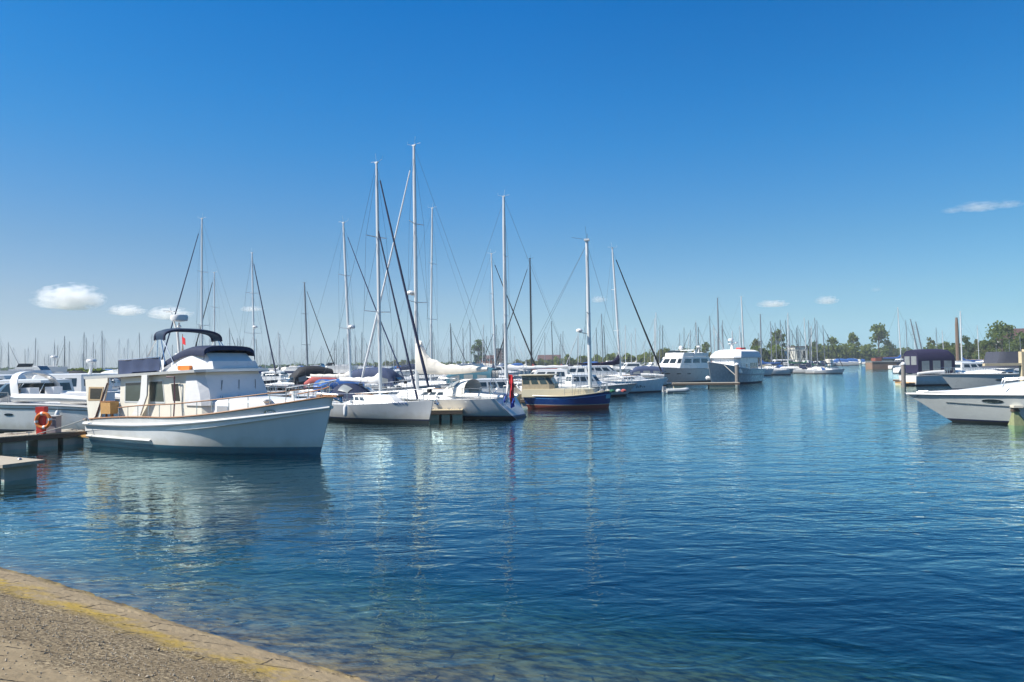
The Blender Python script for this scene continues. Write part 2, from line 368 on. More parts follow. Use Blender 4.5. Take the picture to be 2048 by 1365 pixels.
# ------------------------------------------------------------------ sailing boat
def sailboat(name, label, cat, loc, rz, L=9.0, B=3.0, kw=.84, mh=13.0, mx=0.06, fs=0.95, fm=0.9, fb=1.25, rb=0.7, rs=-0.25, rake=0.02,
             hullm=None, af=None, stripe=None, cove=None, mastm=None, genoa=None, genoa_r=0.085, cover=None, cover_peak=0.75, boom_l=None, boom_z=1.0,
             hood=None, spr=2, lod=2, radar=0, group=None, inner=None, wheel=True, fract=0.98, mr=0.085, fat=1.0, arch=False, boot=0.08, windows=4, wire=0.007, deckm=None, hoodw=True, dr=.45, ts=.72):
    o = empty(name, label, cat, loc, rz, group)
    h = Hull(L, B, fs, fm, fb, rb=rb, rs=rs, ts=ts, ws=.55, tm=.42, pd=2.1, pw=1.5, kw=kw, dr=dr, boot=boot, b2=boot + .06, cove=cove is not None, se=1.5)
    N, M = {2: (24, 6), 1: (14, 3), 0: (8, 2)}[lod]
    add_hull(h, o, [hullm or HULLW, af or BLACKAF, stripe or STRIPE, cove or STRIPE], N, M, deckm=deckm or GEL, drop=.02, camber=.07)
    dz = h.sheer(.5)
    ch = .38 * (B / 3.0) ** .5 + .05
    # coachroof
    def cr(z, k, inx=0.0): return ring(z, -.16 * L + inx * .2, .27 * L - inx, B * k, .16 * L, B * k * .35)
    rs_ = [cr(dz - .05, .27), cr(dz + ch * .3, .265, .1), cr(dz + ch, .22, .55)]
    cabin(rs_, o, GEL, 'coachroof', .05)
    if lod >= 1 and windows:
        for sg in (0, 4):
            for k in range(windows):
                u0 = .12 + k * .8 / windows
                if sg == 4: u0 = 1 - u0 - .8 / windows * .75
                MB().slab(quad(rs_, 1, sg, u0, u0 + .8 / windows * .75, .2, .72), .012, .02).build('window', GLASS, o)
    # mast
    hx = mx * L; top = Vector((hx - rake * mh, 0, mh)); foot = Vector((hx, 0, dz + ch * .8))
    mb = MB(); q = [foot.lerp(top, f) for f in (0, .5, .85, 1)]
    mb.tube(q, [mr, mr, mr * .9, mr * .6], 8 if lod else 5)
    mb.box(top + Vector((0, 0, .03)), (.22, .10, .07))
    if lod:
        mb.tube([top, top + Vector((-.1, 0, .55))], .008, 4); mb.tube([top + Vector((.1, 0, .05)), top + Vector((.45, 0, .14)), top + Vector((.45, 0, .32))], .008, 4)
        mb.tube([top + Vector((-.2, .0, .1)), top + Vector((-.45, 0, .12))], .012, 4); mb.lathe([(.03, 0), (.03, .1)], (top.x - .1, 0, top.z), 6)
    mm = mastm or ALU
    mb.build('mast', mm, o)
    # rigging
    bow = Vector((h.pt(1, h.sheer(1)).x - .12, 0, h.sheer(1) + .04)); stern = Vector((h.pt(0, h.sheer(0)).x + .1, 0, h.sheer(0)))
    fh = foot.lerp(top, fract)
    wr = MB(); wr.tube([fh, bow], wire, 4)
    bs = top.lerp(stern, .78)
    wr.tube([top, bs], wire, 4)
    for sd in (-1, 1): wr.tube([bs, stern + Vector((0, sd * B * .3, 0))], wire, 4)
    sp = []
    for k in range(spr):
        f = (.36, .68)[k] if spr == 2 else .5
        p = foot.lerp(top, f); wd = B * (.30 - .07 * k); sp.append((p, wd))
    for sd in (-1, 1):
        base = Vector((hx - .15, sd * h.dk(.5 + mx) * .93, dz))
        pts = [base] + [p + Vector((-.12, sd * wd, .05)) for p, wd in sp] + [foot.lerp(top, .97)]
        wr.tube(pts, wire, 4)
        if lod and sp: wr.tube([base + Vector((-.35, 0, 0)), sp[0][0] + Vector((0, 0, -.1))], wire, 4); wr.tube([base + Vector((.3, 0, 0)), sp[0][0] + Vector((0, 0, -.1))], wire, 4)
        if lod and spr == 2: wr.tube([pts[1], sp[1][0]], wire, 4)
    wr.build('rigging', WIRE, o)
    if spr:
        for p, wd in sp:
            mb = MB()
            for sd in (-1, 1): mb.tube([p, p + Vector((-.12, sd * wd, .05))], [.03, .02], 5)
            mb.build('spreader', mm, o)
    if genoa is not None:
        a = bow.lerp(fh, .05); b = bow.lerp(fh, .93); n = 12
        mb = MB(); pts = [a.lerp(b, i / n) + Vector((0, 0, -.12 * math.sin(math.pi * i / n))) for i in range(n + 1)]
        rr = [genoa_r * (1.0 - .55 * i / n) * (.6 if i == 0 else 1) * (1 + .06 * math.sin(i * 2.1)) for i in range(n + 1)]
        mb.tube(pts, rr, 7); mb.build('furled_sail', genoa, o)
        if lod: MB().lathe([(.05, -.1), (.13, -.08), (.13, .06), (.05, .1)], tuple(bow.lerp(fh, .035)), 8).build('furler_drum', BLACKCV, o)
    if inner is not None:
        a = Vector((bow.x - 1.0, 0, bow.z)); b = foot.lerp(top, .72)
        MB().tube([a.lerp(b, i / 8) for i in range(9)], [.06 * (1 - .4 * i / 8) for i in range(9)], 6).build('staysail', inner, o)
    bl = boom_l or L * .38; bz = dz + boom_z + ch * .5
    bp = foot.lerp(top, (bz - foot.z) / (top.z - foot.z)); be = bp + Vector((-bl, 0, .12))
    MB().tube([bp, be], [.07, .06], 7).build('boom', mm, o)
    if cover is not None:
        n = 14; rg = []
        for i in range(n + 1):
            u = i / n; c = bp.lerp(be, u); hh = .20 + .10 * (1 - u) + cover_peak * math.exp(-u * 9); ww = .13 * (1 - .45 * u) * (1 if 0 < i < n else .7)
            hh *= (1 + .10 * math.sin(i * 1.9)) * (1 + (fat - 1) * math.sin(math.pi * u) ** .5); ww *= fat; c.z -= .10 * (fat - 1) * math.sin(math.pi * u)
            rg.append([Vector((c.x, c.y + ww * math.cos(a), c.z - .10 + (hh) * (0.5 + .5 * math.sin(a)))) for a in [2 * math.pi * k / 8 for k in range(8)]])
        MB().loft(rg).build('sail_cover', cover, o)
    # sprayhood
    if hood is not None:
        x0 = -.16 * L - .15; hw = B * .30; zz = dz + ch * .6
        def fn(u, v):
            a = math.pi * v; x = lerp(x0 + 1.15, x0 - .45, u); s = (.35 + .55 * math.sin(math.pi / 2 * min(1, u * 1.35)))
            return (x, hw * math.cos(a) * (.8 + .25 * min(1, u * 1.5)), zz - .1 + s * max(0, math.sin(a)) ** .6)
        q = MB().grid(fn, 6, 10, th=.02).build('sprayhood', hood, o)
        if hoodw and lod >= 1:
            for sd in (-1, 1): MB().grid(lambda u, v: tuple(Vector(fn(.28 + u * .42, (.13 + v * .2) if sd > 0 else (.67 + v * .2))) * 1.0 + Vector((0, sd * .02, .025))), 3, 3).build('window', VINYL, q)
    if lod >= 1:
        for sd in (-1, 1):   # cockpit coaming
            MB().tube([(-.16 * L, sd * B * .27, dz + .22), (-.3 * L, sd * B * .29, dz + .2), (-.44 * L, sd * B * .27, dz + .12)], [.13, .13, .1], 6).build('coaming', GEL, o)
        rails(h, o, .12 if rs < 0 else .05, .86, 6 if lod == 2 else 4, .58, .013)
        pulpit(h, o, .6, .88)
        mb = MB()    # pushpit
        a = [h.sp(t, 1, -1, -.06) + Vector((0, 0, .6)) for t in (.12, .04)]; b = [Vector((p.x, -p.y, p.z)) for p in reversed(a)]
        mb.tube(a, .016, 5); mb.tube(b, .016, 5)
        for p in a + b: mb.tube([p, p - Vector((0, 0, .6))], .015, 5)
        mb.build('pushpit', STEEL, o)
    if lod == 2:
        if wheel:
            mb = MB(); wx = -.33 * L; mb.tube([(wx + .1, 0, dz - .05), (wx + .05, 0, dz + .75)], [.11, .08], 8)
            pts = [(wx - .12, .42 * math.cos(a), dz + .72 + .42 * math.sin(a)) for a in [2 * math.pi * k / 16 for k in range(17)]]
            mb.tube(pts, .018, 5)
            for k in range(0, 16, 4): mb.tube([pts[k], (wx - .12, 0, dz + .72)], .012, 4)
            mb.build('steering_wheel', STEEL, o)
        for sd in (-1, 1):
            for xx in (-.05 * L, -.22 * L): MB().lathe([(.06, 0), (.045, .05), (.065, .1), (.055, .13)], (xx, sd * B * .29, dz + .05 + (.2 if xx < -.16 * L else 0)), 8).build('winch', STEEL, o)
        for (xx, ww) in ((.02 * L, .5), (.36 * L, .45)): MB().box((xx, 0, dz + (ch if xx < .2 * L else 0) + .1 + (.14 if xx > .2 * L else 0)), (ww, ww, .06)).build('hatch', GLASS, o)
        for sd in (-1, 1):
            MB().tube([Vector((0.1 * L, sd * .16 * B, dz + ch + .04)), Vector((0, sd * .17 * B, dz + ch + .1)), Vector((-.12 * L, sd * .18 * B, dz + ch + .06))], .018, 5).build('handrail', TEAK, o)
        # anchor on the bow roller
        mb = MB(); mb.box((bow.x + .12, 0, bow.z - .02), (.4, .1, .06)); mb.tube([(bow.x - .1, 0, bow.z + .05), (bow.x + .32, 0, bow.z - .02), (bow.x + .42, 0, bow.z - .22)], .025, 5)
        mb.tube([(bow.x + .34, -.16, bow.z - .15), (bow.x + .46, 0, bow.z - .26), (bow.x + .34, .16, bow.z - .15)], .03, 5); mb.build('anchor', STEEL, o)
    if radar:
        p = foot.lerp(top, radar) + Vector((.32, 0, 0)); mb = MB()
        mb.lathe([(.05, -.12), (.24, -.10), (.27, 0), (.22, .10), (.05, .13)], tuple(p), 12); mb.box((p.x - .18, 0, p.z - .14), (.34, .12, .04))
        mb.build('radar_dome', PLWHITE, o)
    return o, h

# ------------------------------------------------------------------ motor cruiser (bow +x)
def cruiser(name, label, loc, rz, L=9.0, B=3.2, fs=1.0, fm=1.1, fb=1.45, rb=1.1, rs=.1, hullm=None, af=None, stripe=None, cove=None, lod=2, group=None,
            trunk=True, trunk_h=.35, house=None, fly=False, arch=False, hardtop=False, screen=True, canopy=None, canopy_h=1.5, swim=True, cat='motor boat', boot=.1, radar=False, dr=.45, ports=0, xs=-.02, tw=.9, deckm=None, arch_x=-.30, flat=False, bowrail=True, rubm=None):
    o = empty(name, label, cat, loc, rz, group)
    h = Hull(L, B, fs, fm, fb, rb=rb, rs=rs, ts=.92, ws=.9, tm=.35, pd=2.6, pw=1.6, kw=.86, dr=dr, boot=boot, b2=boot + .06, cove=cove is not None, se=1.4)
    N, M = {2: (24, 6), 1: (14, 3), 0: (8, 2)}[lod]
    add_hull(h, o, [hullm or HULLW, af or BLACKAF, stripe or STRIPE, cove or STRIPE], N, M, deckm or GEL, .02, .05)
    dz = h.sheer(.5)
    x0 = xs * L
    if trunk:
        rs_ = [ring(dz - .06, x0 - .1, .40 * L, B * .40, .25 * L, B * .08), ring(dz + trunk_h * .6, x0 - .1, .36 * L, B * .36, .25 * L, B * .06), ring(dz + trunk_h, x0 - .1, .22 * L, B * .28, .16 * L, B * .1)]
        cabin(rs_, o, GEL, 'foredeck_cabin', .05)
        if lod:
            for sg in (0, 4):
                for k in range(2): MB().slab(quad(rs_, 0, sg, .15 + k * .4, .45 + k * .4, .35, .8), .012, .02).build('window', GLASS, o)
    zt = dz + (trunk_h if trunk else 0)
    if house is not None:   # (x_aft, x_fwd, height, rake)
        xa, xf, hh, rk = house
        hs = [ring(dz - .05, xa, xf, B * .41, .5, B * .3), ring(dz + hh * .42, xa, xf - rk * .42, B * .40, .45, B * .29), ring(dz + hh * .88, xa + .1, xf - rk * .9, B * .37, .4, B * .27), ring(dz + hh, xa + .1, xf - rk, B * .37, .4, B * .27)]
        cabin(hs, o, GEL, 'cabin', .06)
        for sg, n in ((0, 3), (4, 3), (2, 2), (1, 1), (3, 1), (5, 2)):
            n = n if lod else 1
            for k in range(n): MB().slab(quad(hs, 1, sg, .06 + k * .88 / n + .03, .06 + (k + 1) * .88 / n - .03, .08, .9), .012, .02).build('window', GLASS, o)
        zt = dz + hh
        if fly:
            fr = [ring(zt + .04, xa + .2, xf - rk - .2, B * .33, .4, B * .2), ring(zt + .55, xa + .1, xf - rk - .55, B * .35, .4, B * .22)]
            mb = MB(); mb.loft(fr, cap=False); mb.loft([[p * 1.0 for p in fr[1]], [p.lerp(Vector((0, 0, p.z)), .05) for p in fr[1]], [Vector((p.x * .93, p.y * .93, p.z)) for p in fr[0]]], cap=False)
            mb.build('flybridge', GEL, o)
            MB().slab(quad([fr[1], [p + Vector((-.25, 0, .32)) for p in fr[1]]], 0, 2), .01, .02).build('windscreen', GLASS, o)
            for x_ in (xa + .9, xa + 1.7): MB().box((x_, 0, zt + .4), (.4, B * .4, .5)).build('seat', WHITECV, o)
    elif screen:
        a = ring(zt - .02, x0 - 1.0, x0 + .9, B * .38, .9, B * .2); b = ring(zt + .55, x0 - 1.0, x0 + .25, B * .34, .7, B * .17)
        s_ = o
        for sg in (0, 1, 2, 3, 4): MB().slab(quad([a, b], 0, sg, .03, .97, .03, .95), .008, .016).build('windscreen', GLASS, o)
        mb = MB(); mb.tube([b[0], b[1], b[2], b[3], b[4], b[5]], .022, 5); mb.build('windscreen_frame', STEEL, o)
        for sd in (-1, 1): MB().tube([(x0 - .9, sd * B * .38, zt - .1), (-.3 * L, sd * B * .42, dz + .22), (-.47 * L, sd * B * .38, dz + .12)], [.2, .17, .12], 8).build('coaming', GEL, o)
        for sd in (-.5, .5): MB().box((x0 - 1.3, sd * B * .45, dz + .3), (.5, .55, .8)).build('seat', WHITECV, o)
    if arch:
        xa = arch_x * L; mb = MB(); pts = []
        for i in range(13):
            a = math.pi * i / 12; pts.append((xa - .55 + .55 * math.sin(a), B * .41 * math.cos(a) ** 1 if abs(math.cos(a)) > .01 else 0, dz + .1 + 1.35 * max(0, math.sin(a)) ** .45))
        rg = [[Vector(p) + Vector((dx, 0, dz_)) for dx, dz_ in ((-.22, -.03), (.22, -.03), (.18, .05), (-.18, .05))] for p in pts]
        MB().loft(rg).build('radar_arch', GEL, o)
    if hardtop:
        xa = -.28 * L; z = dz + 1.75; t = MB().loft([ring(z, xa, x0 + .4, B * .36, .5, B * .25), ring(z + .08, xa, x0 + .3, B * .36, .5, B * .25)]).build('hardtop', GEL, o)
        for x_ in (xa + .2, x0): 
            for sd in (-1, 1): MB().tube([(x_, sd * B * .35, dz), (x_ + .1, sd * B * .34, z)], .03, 5).build('post', STEEL, o)
    if canopy is not None:
        xa, xf = -.46 * L, x0 + .35; hw = B * .38; z0 = dz + .15
        rg = []
        n = 10
        for i in range(n + 1):
            u = i / n; x = lerp(xa, xf, u); hh = canopy_h * ((.96 + .04 * math.sin(math.pi * u)) * (1 - .12 * max(0, u - .9) / .1) if flat else (.82 + .18 * math.sin(math.pi * u)) * (1 - .35 * max(0, u - .8) / .2))
            rg.append([Vector((x, hw * c, z0 + hh * s)) for c, s in ((-1, 0), (-1, .55), (-.93, .85), (-.6, .98), (0, 1.03), (.6, .98), (.93, .85), (1, .55), (1, 0))])
        q = MB().loft(rg, closed=False, cap=True).build('canopy', canopy, o, ang=60)
        if lod:
            nw = 3; lo_ = .18 if flat else .35
            for sd in (0, 7):
                for k in range(nw):
                    i0 = 1 + k * 3; a, b, c, d = rg[i0][sd], rg[min(n, i0 + 2)][sd], rg[min(n, i0 + 2)][sd + 1], rg[i0][sd + 1]
                    lo = lo_; f = [a.lerp(d, lo), b.lerp(c, lo), c.lerp(b, .05), d.lerp(a, .05)] if sd == 0 else [b.lerp(c, .05), a.lerp(d, .05), d.lerp(a, lo), c.lerp(b, lo)]
                    MB().slab(f, .012, .03).build('window', VINYL, q)
            a, b = rg[0], rg[0]
            for (y0, y1) in ((-.8, -.1), (.1, .8)):
                z1, z2 = z0 + canopy_h * .35, z0 + canopy_h * .72
                MB().box((xa - .012, (y0 + y1) / 2 * hw, (z1 + z2) / 2), (.02, (y1 - y0) * hw, z2 - z1)).build('window', VINYL, q)
    if swim:
        xs_ = h.pt(0, .3).x; mb = MB(); mb.box((xs_ - .35, 0, .32), (.75, B * .74, .07)); mb.build('swim_platform', TEAKL if lod == 2 else GEL, o)
    if lod >= 1:
        if bowrail: rails(h, o, .5, .96, 6, .5, .014, two=False); pulpit(h, o, .52, .92)
        MB().tube(h.line(0, .995, 18, -.06, .02, -1), .035, 6).tube(h.line(0, .995, 18, -.06, .02, 1), .035, 6).build('rub_rail', rubm or GREYPL, o)
    for k in range(ports):
        for sd in (-1, 1):
            t = .5 + .13 * k; p = h.sp(t, .62, sd); q2 = h.sp(t + .012, .62, sd)
            mb = MB(); n = 14; rg = []
            for oo in (-.03, .012):
                rg.append([h.pt(t + .03 * math.cos(a), p.z + .065 * math.sin(a), sd, oo) for a in [2 * math.pi * j / n for j in range(n)]])
            mb.loft(rg).build('porthole', GLASS, o)
    if radar:
        z = zt + (.9 if fly else .3)
        xr = house[0] + .5 if house is not None else -.3 * L
        mb = MB(); mb.tube([(xr, 0, zt), (xr - .2, 0, z + .5)], [.1, .06], 6)
        mb.build('radar_mast', GEL, o)
        MB().lathe([(.05, -.12), (.28, -.1), (.31, 0), (.25, .1), (.05, .13)], (xr - .1, 0, z + .55), 12).build('radar_dome', PLWHITE, o)
        MB().tube([(xr - .2, .3, zt), (xr - .5, .35, z + 2.2)], .014, 4).build('antenna', PLWHITE, o)
    return o, h

# ------------------------------------------------------------------ marks that stay unreadable in the photograph: brush-like strokes
def strokes(h, parent, t0, t1, z0, z1, m, side=-1, n=5, r=.012, seed=1):
    rnd = random.Random(seed); mb = MB()
    for k in range(n):
        a = lerp(t0, t1, k / n); b = lerp(t0, t1, (k + .8) / n); big = 1.0 if k in (0, n // 2) else .6
        pts = []
        for j in range(6):
            u = j / 5; zz = lerp(z0, z1, big * (.5 + .5 * math.sin(u * math.pi * rnd.choice((1.5, 2.2, 3)) + rnd.random())))
            pts.append(h.pt(lerp(a, b, u) + .001 * rnd.random(), zz, side, .004))
        mb.tube(pts, r, 4)
    return mb.build('lettering', m, parent)

# ================================================================== water, ground, bank
def nodes_of(m): return m.node_tree.nodes, m.node_tree.links
S0, S1 = W(0, 1135), W(750, 1365)                 # two points of the water's edge
SD = (S1 - S0).normalized(); SN = Vector((SD.y, -SD.x, 0))       # along the edge, away from the water (towards the camera)
if SN.dot(Vector((0, 0, 0)) - S0) < 0: SN = -SN
def shore(u, v, z=0.0): p = S0 + SD * u + SN * v; return Vector((p.x, p.y, z))
SLOPE = 0.27
def bank_z(u, v):
    z = v * SLOPE
    z += .012 * math.sin(u * .8) * math.exp(-(v / 3) ** 2)
    if v > 5.0: z = 5 * SLOPE + (v - 5) * .02
    if v < -14: z = max(-4.2, z)
    return max(z, -4.2)

# water: a closed body whose top is the harbour surface
wm = bpy.data.materials.new('harbour_water'); wm.use_nodes = True
n, l = nodes_of(wm); n.clear()
tc = n.new('ShaderNodeTexCoord'); out = n.new('ShaderNodeOutputMaterial')
def noise(scale, rot, stretch, detail, dist=0.0, rough=.5):
    mp = n.new('ShaderNodeMapping'); mp.inputs['Rotation'].default_value = (0, 0, rot); mp.inputs['Scale'].default_value = (stretch, 1, 1)
    nz = n.new('ShaderNodeTexNoise'); nz.inputs['Scale'].default_value = scale; nz.inputs['Detail'].default_value = detail
    nz.inputs['Distortion'].default_value = dist; nz.inputs['Roughness'].default_value = rough
    l.new(tc.outputs['Object'], mp.inputs[0]); l.new(mp.outputs[0], nz.inputs['Vector']); return nz.outputs['Fac']
def math_(op, a, b):
    m = n.new('ShaderNodeMath'); m.operation = op
    for i, q in enumerate((a, b)):
        if isinstance(q, (int, float)): m.inputs[i].default_value = q
        else: l.new(q, m.inputs[i])
    return m.outputs[0]
big = noise(.55, R(-14), .45, 2, .3)
mid = noise(1.9, R(-10), .5, 3, .6)
fine = noise(6.5, R(8), .55, 2, .3)
patch = noise(.05, R(20), .5, 3, .5)
pr = n.new('ShaderNodeMapRange'); pr.inputs[1].default_value = .35; pr.inputs[2].default_value = .65; pr.inputs[3].default_value = .45; pr.inputs[4].default_value = 1.25
l.new(patch, pr.inputs[0])
mw_ = n.new('ShaderNodeMapRange'); mw_.inputs[1].default_value = .35; mw_.inputs[2].default_value = .65; mw_.inputs[3].default_value = .7; mw_.inputs[4].default_value = 1.2; l.new(patch, mw_.inputs[0]); MRW = mw_.outputs[0]
hsum = math_('ADD', math_('MULTIPLY', big, .050), math_('ADD', math_('MULTIPLY', math_('MULTIPLY', mid, MRW), .037), math_('MULTIPLY', math_('MULTIPLY', fine, .0130), pr.outputs[0])))
bp = n.new('ShaderNodeBump'); bp.inputs['Strength'].default_value = 1.0; bp.inputs['Distance'].default_value = 1.0
l.new(hsum, bp.inputs['Height'])
gl = n.new('ShaderNodeBsdfGlossy'); gl.inputs['Roughness'].default_value = .03; gl.inputs['Color'].default_value = (.73, .985, 1, 1)
tr = n.new('ShaderNodeBsdfTransparent'); tr.inputs[0].default_value = (.92, .96, .97, 1)
fr = n.new('ShaderNodeFresnel'); fr.inputs[0].default_value = 1.38
l.new(bp.outputs[0], gl.inputs['Normal']); l.new(bp.outputs[0], fr.inputs['Normal'])
ms = n.new('ShaderNodeMixShader'); l.new(math_('MINIMUM', math_('MULTIPLY', fr.outputs[0], 1.62), .97), ms.inputs[0]); l.new(tr.outputs[0], ms.inputs[1]); l.new(gl.outputs[0], ms.inputs[2])
va = n.new('ShaderNodeVolumeAbsorption'); va.inputs['Color'].default_value = (.30, .68, .76, 1); va.inputs['Density'].default_value = .5
l.new(ms.outputs[0], out.inputs['Surface']); l.new(va.outputs[0], out.inputs['Volume'])
wb = MB(); wb.box((0, 700, -3.5), (6000, 1700, 7.0))
wo_ = wb.build('water', wm); tag(wo_, 'rippled blue harbour water', 'water', kind='structure')

# bank and bed
bk = bpy.data.materials.new('revetment_blocks'); bk.use_nodes = True
n, l = nodes_of(bk); b = n['Principled BSDF']; b.inputs['Roughness'].default_value = .9; b.inputs['Specular IOR Level'].default_value = .25
tc = n.new('ShaderNodeTexCoord'); uvn = n.new('ShaderNodeSeparateXYZ'); l.new(tc.outputs['UV'], uvn.inputs[0])
def NZ(scale, detail=4, vec=None, rough=.6, dist=0.0):
    z = n.new('ShaderNodeTexNoise'); z.inputs['Scale'].default_value = scale; z.inputs['Detail'].default_value = detail; z.inputs['Roughness'].default_value = rough; z.inputs['Distortion'].default_value = dist
    l.new(vec or tc.outputs['UV'], z.inputs['Vector']); return z.outputs['Fac']
def MR(x, a, b_, c, d):
    z = n.new('ShaderNodeMapRange'); z.inputs[1].default_value = a; z.inputs[2].default_value = b_; z.inputs[3].default_value = c; z.inputs[4].default_value = d
    l.new(x, z.inputs[0]); return z.outputs[0]
def MIX(f, a, c):
    z = n.new('ShaderNodeMix'); z.data_type = 'RGBA'
    for i, q in ((0, f), (6, a), (7, c)):
        if isinstance(q, tuple): z.inputs[i].default_value = q + (1,)
        elif isinstance(q, (int, float)): z.inputs[i].default_value = q
        else: l.new(q, z.inputs[i])
    return z.outputs[2]
def MA(op, a, b_):
    z = n.new('ShaderNodeMath'); z.operation = op
    for i, q in enumerate((a, b_)):
        if isinstance(q, (int, float)): z.inputs[i].default_value = q
        else: l.new(q, z.inputs[i])
    return z.outputs[0]
v = uvn.outputs[1]; u = uvn.outputs[0]
vj = MA('ADD', v, MR(NZ(.8, 4), .3, .7, -.28, .28))           # ragged band edges
stone = MIX(NZ(2.2, 5), (.21, .155, .09), (.38, .30, .185))
speck = NZ(24, 6, rough=.85)
grav = MIX(MR(speck, .44, .60, 0, 1), (.085, .058, .03), (.60, .48, .30))
grav = MIX(MR(NZ(1.3, 5), .4, .65, 0, .6), grav, (.22, .165, .095))
gmask = MA('MULTIPLY', MR(vj, .62, .85, 0, 1), MR(vj, 1.75, 2.15, 1, .12))
col = MIX(gmask, stone, grav)
lich = MIX(NZ(9, 4), (.25, .17, .04), (.48, .33, .04))
lm = MA('MULTIPLY', MA('MULTIPLY', MR(vj, .38, .52, 0, 1), MR(vj, .70, 1.0, 1, 0)), MR(NZ(2.6, 6, rough=.75), .42, .58, .02, .9))
col = MIX(lm, col, lich)
wet = MR(MA('ADD', v, MR(NZ(1.5, 4), .3, .7, -.06, .06)), -.02, .13, 1, 0)
alg = MIX(MR(NZ(3.2, 6), .4, .6, 0, 1), (.04, .032, .02), (.30, .225, .09))
col = MIX(wet, col, alg)
bed = MIX(MR(v, -16, -7, 1, 0), col, (.035, .09, .10))
mpj = n.new('ShaderNodeMapping'); mpj.inputs['Rotation'].default_value = (0, 0, R(30)); l.new(tc.outputs['UV'], mpj.inputs[0])
bt = n.new('ShaderNodeTexBrick'); l.new(mpj.outputs[0], bt.inputs['Vector']); bt.inputs['Scale'].default_value = 1.0; bt.inputs['Brick Width'].default_value = 1.1; bt.inputs['Row Height'].default_value = .31
bt.inputs['Mortar Size'].default_value = .014; bt.inputs['Mortar Smooth'].default_value = .2; bt.inputs['Color1'].default_value = (0, 0, 0, 1); bt.inputs['Color2'].default_value = (1, 1, 1, 1)
jm = MA('MULTIPLY', bt.outputs['Fac'], MR(NZ(3.6, 3), .505, .56, 0, 1))
bed = MIX(MA('MULTIPLY', bt.outputs['Color'], .22), bed, (.12, .09, .055))
bed = MIX(MA('MULTIPLY', jm, .85), bed, (.05, .038, .026))
l.new(bed, b.inputs['Base Color'])
bp = n.new('ShaderNodeBump'); bp.inputs['Strength'].default_value = .9; bp.inputs['Distance'].default_value = .03
l.new(MA('SUBTRACT', MA('ADD', MA('MULTIPLY', speck, MA('ADD', MA('MULTIPLY', gmask, .7), .1)), MA('MULTIPLY', NZ(7, 4), .6)), MA('MULTIPLY', jm, 1.2)), bp.inputs['Height']); l.new(bp.outputs[0], b.inputs['Normal'])
def bank_sheet():
    # one sheet from the flat harbour bed up the slope to the path the photographer stands on; the stones are real steps in it
    me = bpy.data.meshes.new('bank'); bm = bmesh.new(); uvl = bm.loops.layers.uv.new('UV'); jl = bm.verts.layers.float.new('joint')
    us = [-200, -120, -70, -40, -25, -18] + [-13 + .07 * i for i in range(330)] + [11, 16, 25, 60, 120]
    vs = [-1600, -400, -120, -60, -30, -20, -15, -12, -10, -8.5] + [-7 + .1 * i for i in range(30)] + [-4 + .045 * i for i in range(180)] + [4.2, 4.6, 5, 6, 10, 40, 300]
    rnd = random.Random(3); cache = {}
    def stone_h(u, v):
        # courses of blocks parallel to the edge, about 0.3 x 0.55 m, joints between them
        ca, sa = math.cos(.42), math.sin(.42); u, v, v0_ = u * ca - v * sa, u * sa + v * ca, v
        r = math.floor(v / .34); fv = v / .34 - r; off = (r * .37) % 1; c = math.floor(u / .62 + off); fu = u / .62 + off - c
        if (r, c) not in cache: cache[(r, c)] = (rnd.uniform(-.004, .006), rnd.uniform(-.006, .006), rnd.random())
        a, tl, g = cache[(r, c)]
        gap = -.0 if (fv < .15 and g < .42) or (fu < .10 and .3 < g < .45) else 0.0
        fill = 1.0 if v0_ < .7 else max(.3, 1 - (v0_ - .7) * .8)
        return (a + tl * (fv - .5) + gap) * fill, (1.0 if gap else 0.0) * fill
    g = []
    for v_ in vs:
        row = []
        for u_ in us:
            z = bank_z(u_, v_); jj = 0.0
            if -8 < v_ < 4 and -14 < u_ < 11: dh, jj = stone_h(u_, v_); z += dh + .005 * (rnd.random() - .5)
            p = shore(u_, v_); row.append(bm.verts.new((p.x, p.y, z))); row[-1][jl] = jj
        g.append(row)
    for i in range(len(vs) - 1):
        for j in range(len(us) - 1):
            f = bm.faces.new((g[i][j], g[i][j + 1], g[i + 1][j + 1], g[i + 1][j])); f.smooth = False
            for lp, (a, c) in zip(f.loops, ((j, i), (j + 1, i), (j + 1, i + 1), (j, i + 1))): lp[uvl].uv = (us[a], vs[c])
    bmesh.ops.recalc_face_normals(bm, faces=bm.faces)
    bm.to_mesh(me); bm.free(); me.materials.append(bk)
    o = bpy.data.objects.new('bank', me); COL.objects.link(o)
    if me.polygons[0].normal.z < 0: me.flip_normals()
    return o
tag(bank_sheet(), 'sloping stone block bank with yellow lichen strip at the water edge', 'bank', kind='structure')
# loose stones and grit lying on the paving
rs3 = random.Random(5); gv = MB()
for k in range(2600):
    u_ = rs3.uniform(-2, 9); v_ = rs3.triangular(.7, 2.6, 1.4); q = shore(u_, v_); s_ = rs3.uniform(.004, .011) * (1.6 if rs3.random() < .03 else 1)
    e = Euler((rs3.uniform(0, 6), rs3.uniform(0, 6), rs3.uniform(0, 6))).to_matrix()
    vs_ = [Vector((q.x, q.y, bank_z(u_, v_) + s_ * .6)) + e @ Vector(c) * s_ for c in ((1.3, 0, 0), (-1.2, 0, 0), (0, 1, 0), (0, -1, 0), (0, 0, .8), (0, 0, -.8))]
    gv.add(vs_, [(0, 2, 4), (2, 1, 4), (1, 3, 4), (3, 0, 4), (2, 0, 5), (1, 2, 5), (3, 1, 5), (0, 3, 5)], 0, False)
tag(gv.build('gravel', mat('loose_grit', (.34, .29, .22), .9, var=.6, vscale=8)), 'loose grit and small stones on the block bank', 'gravel', kind='stuff')
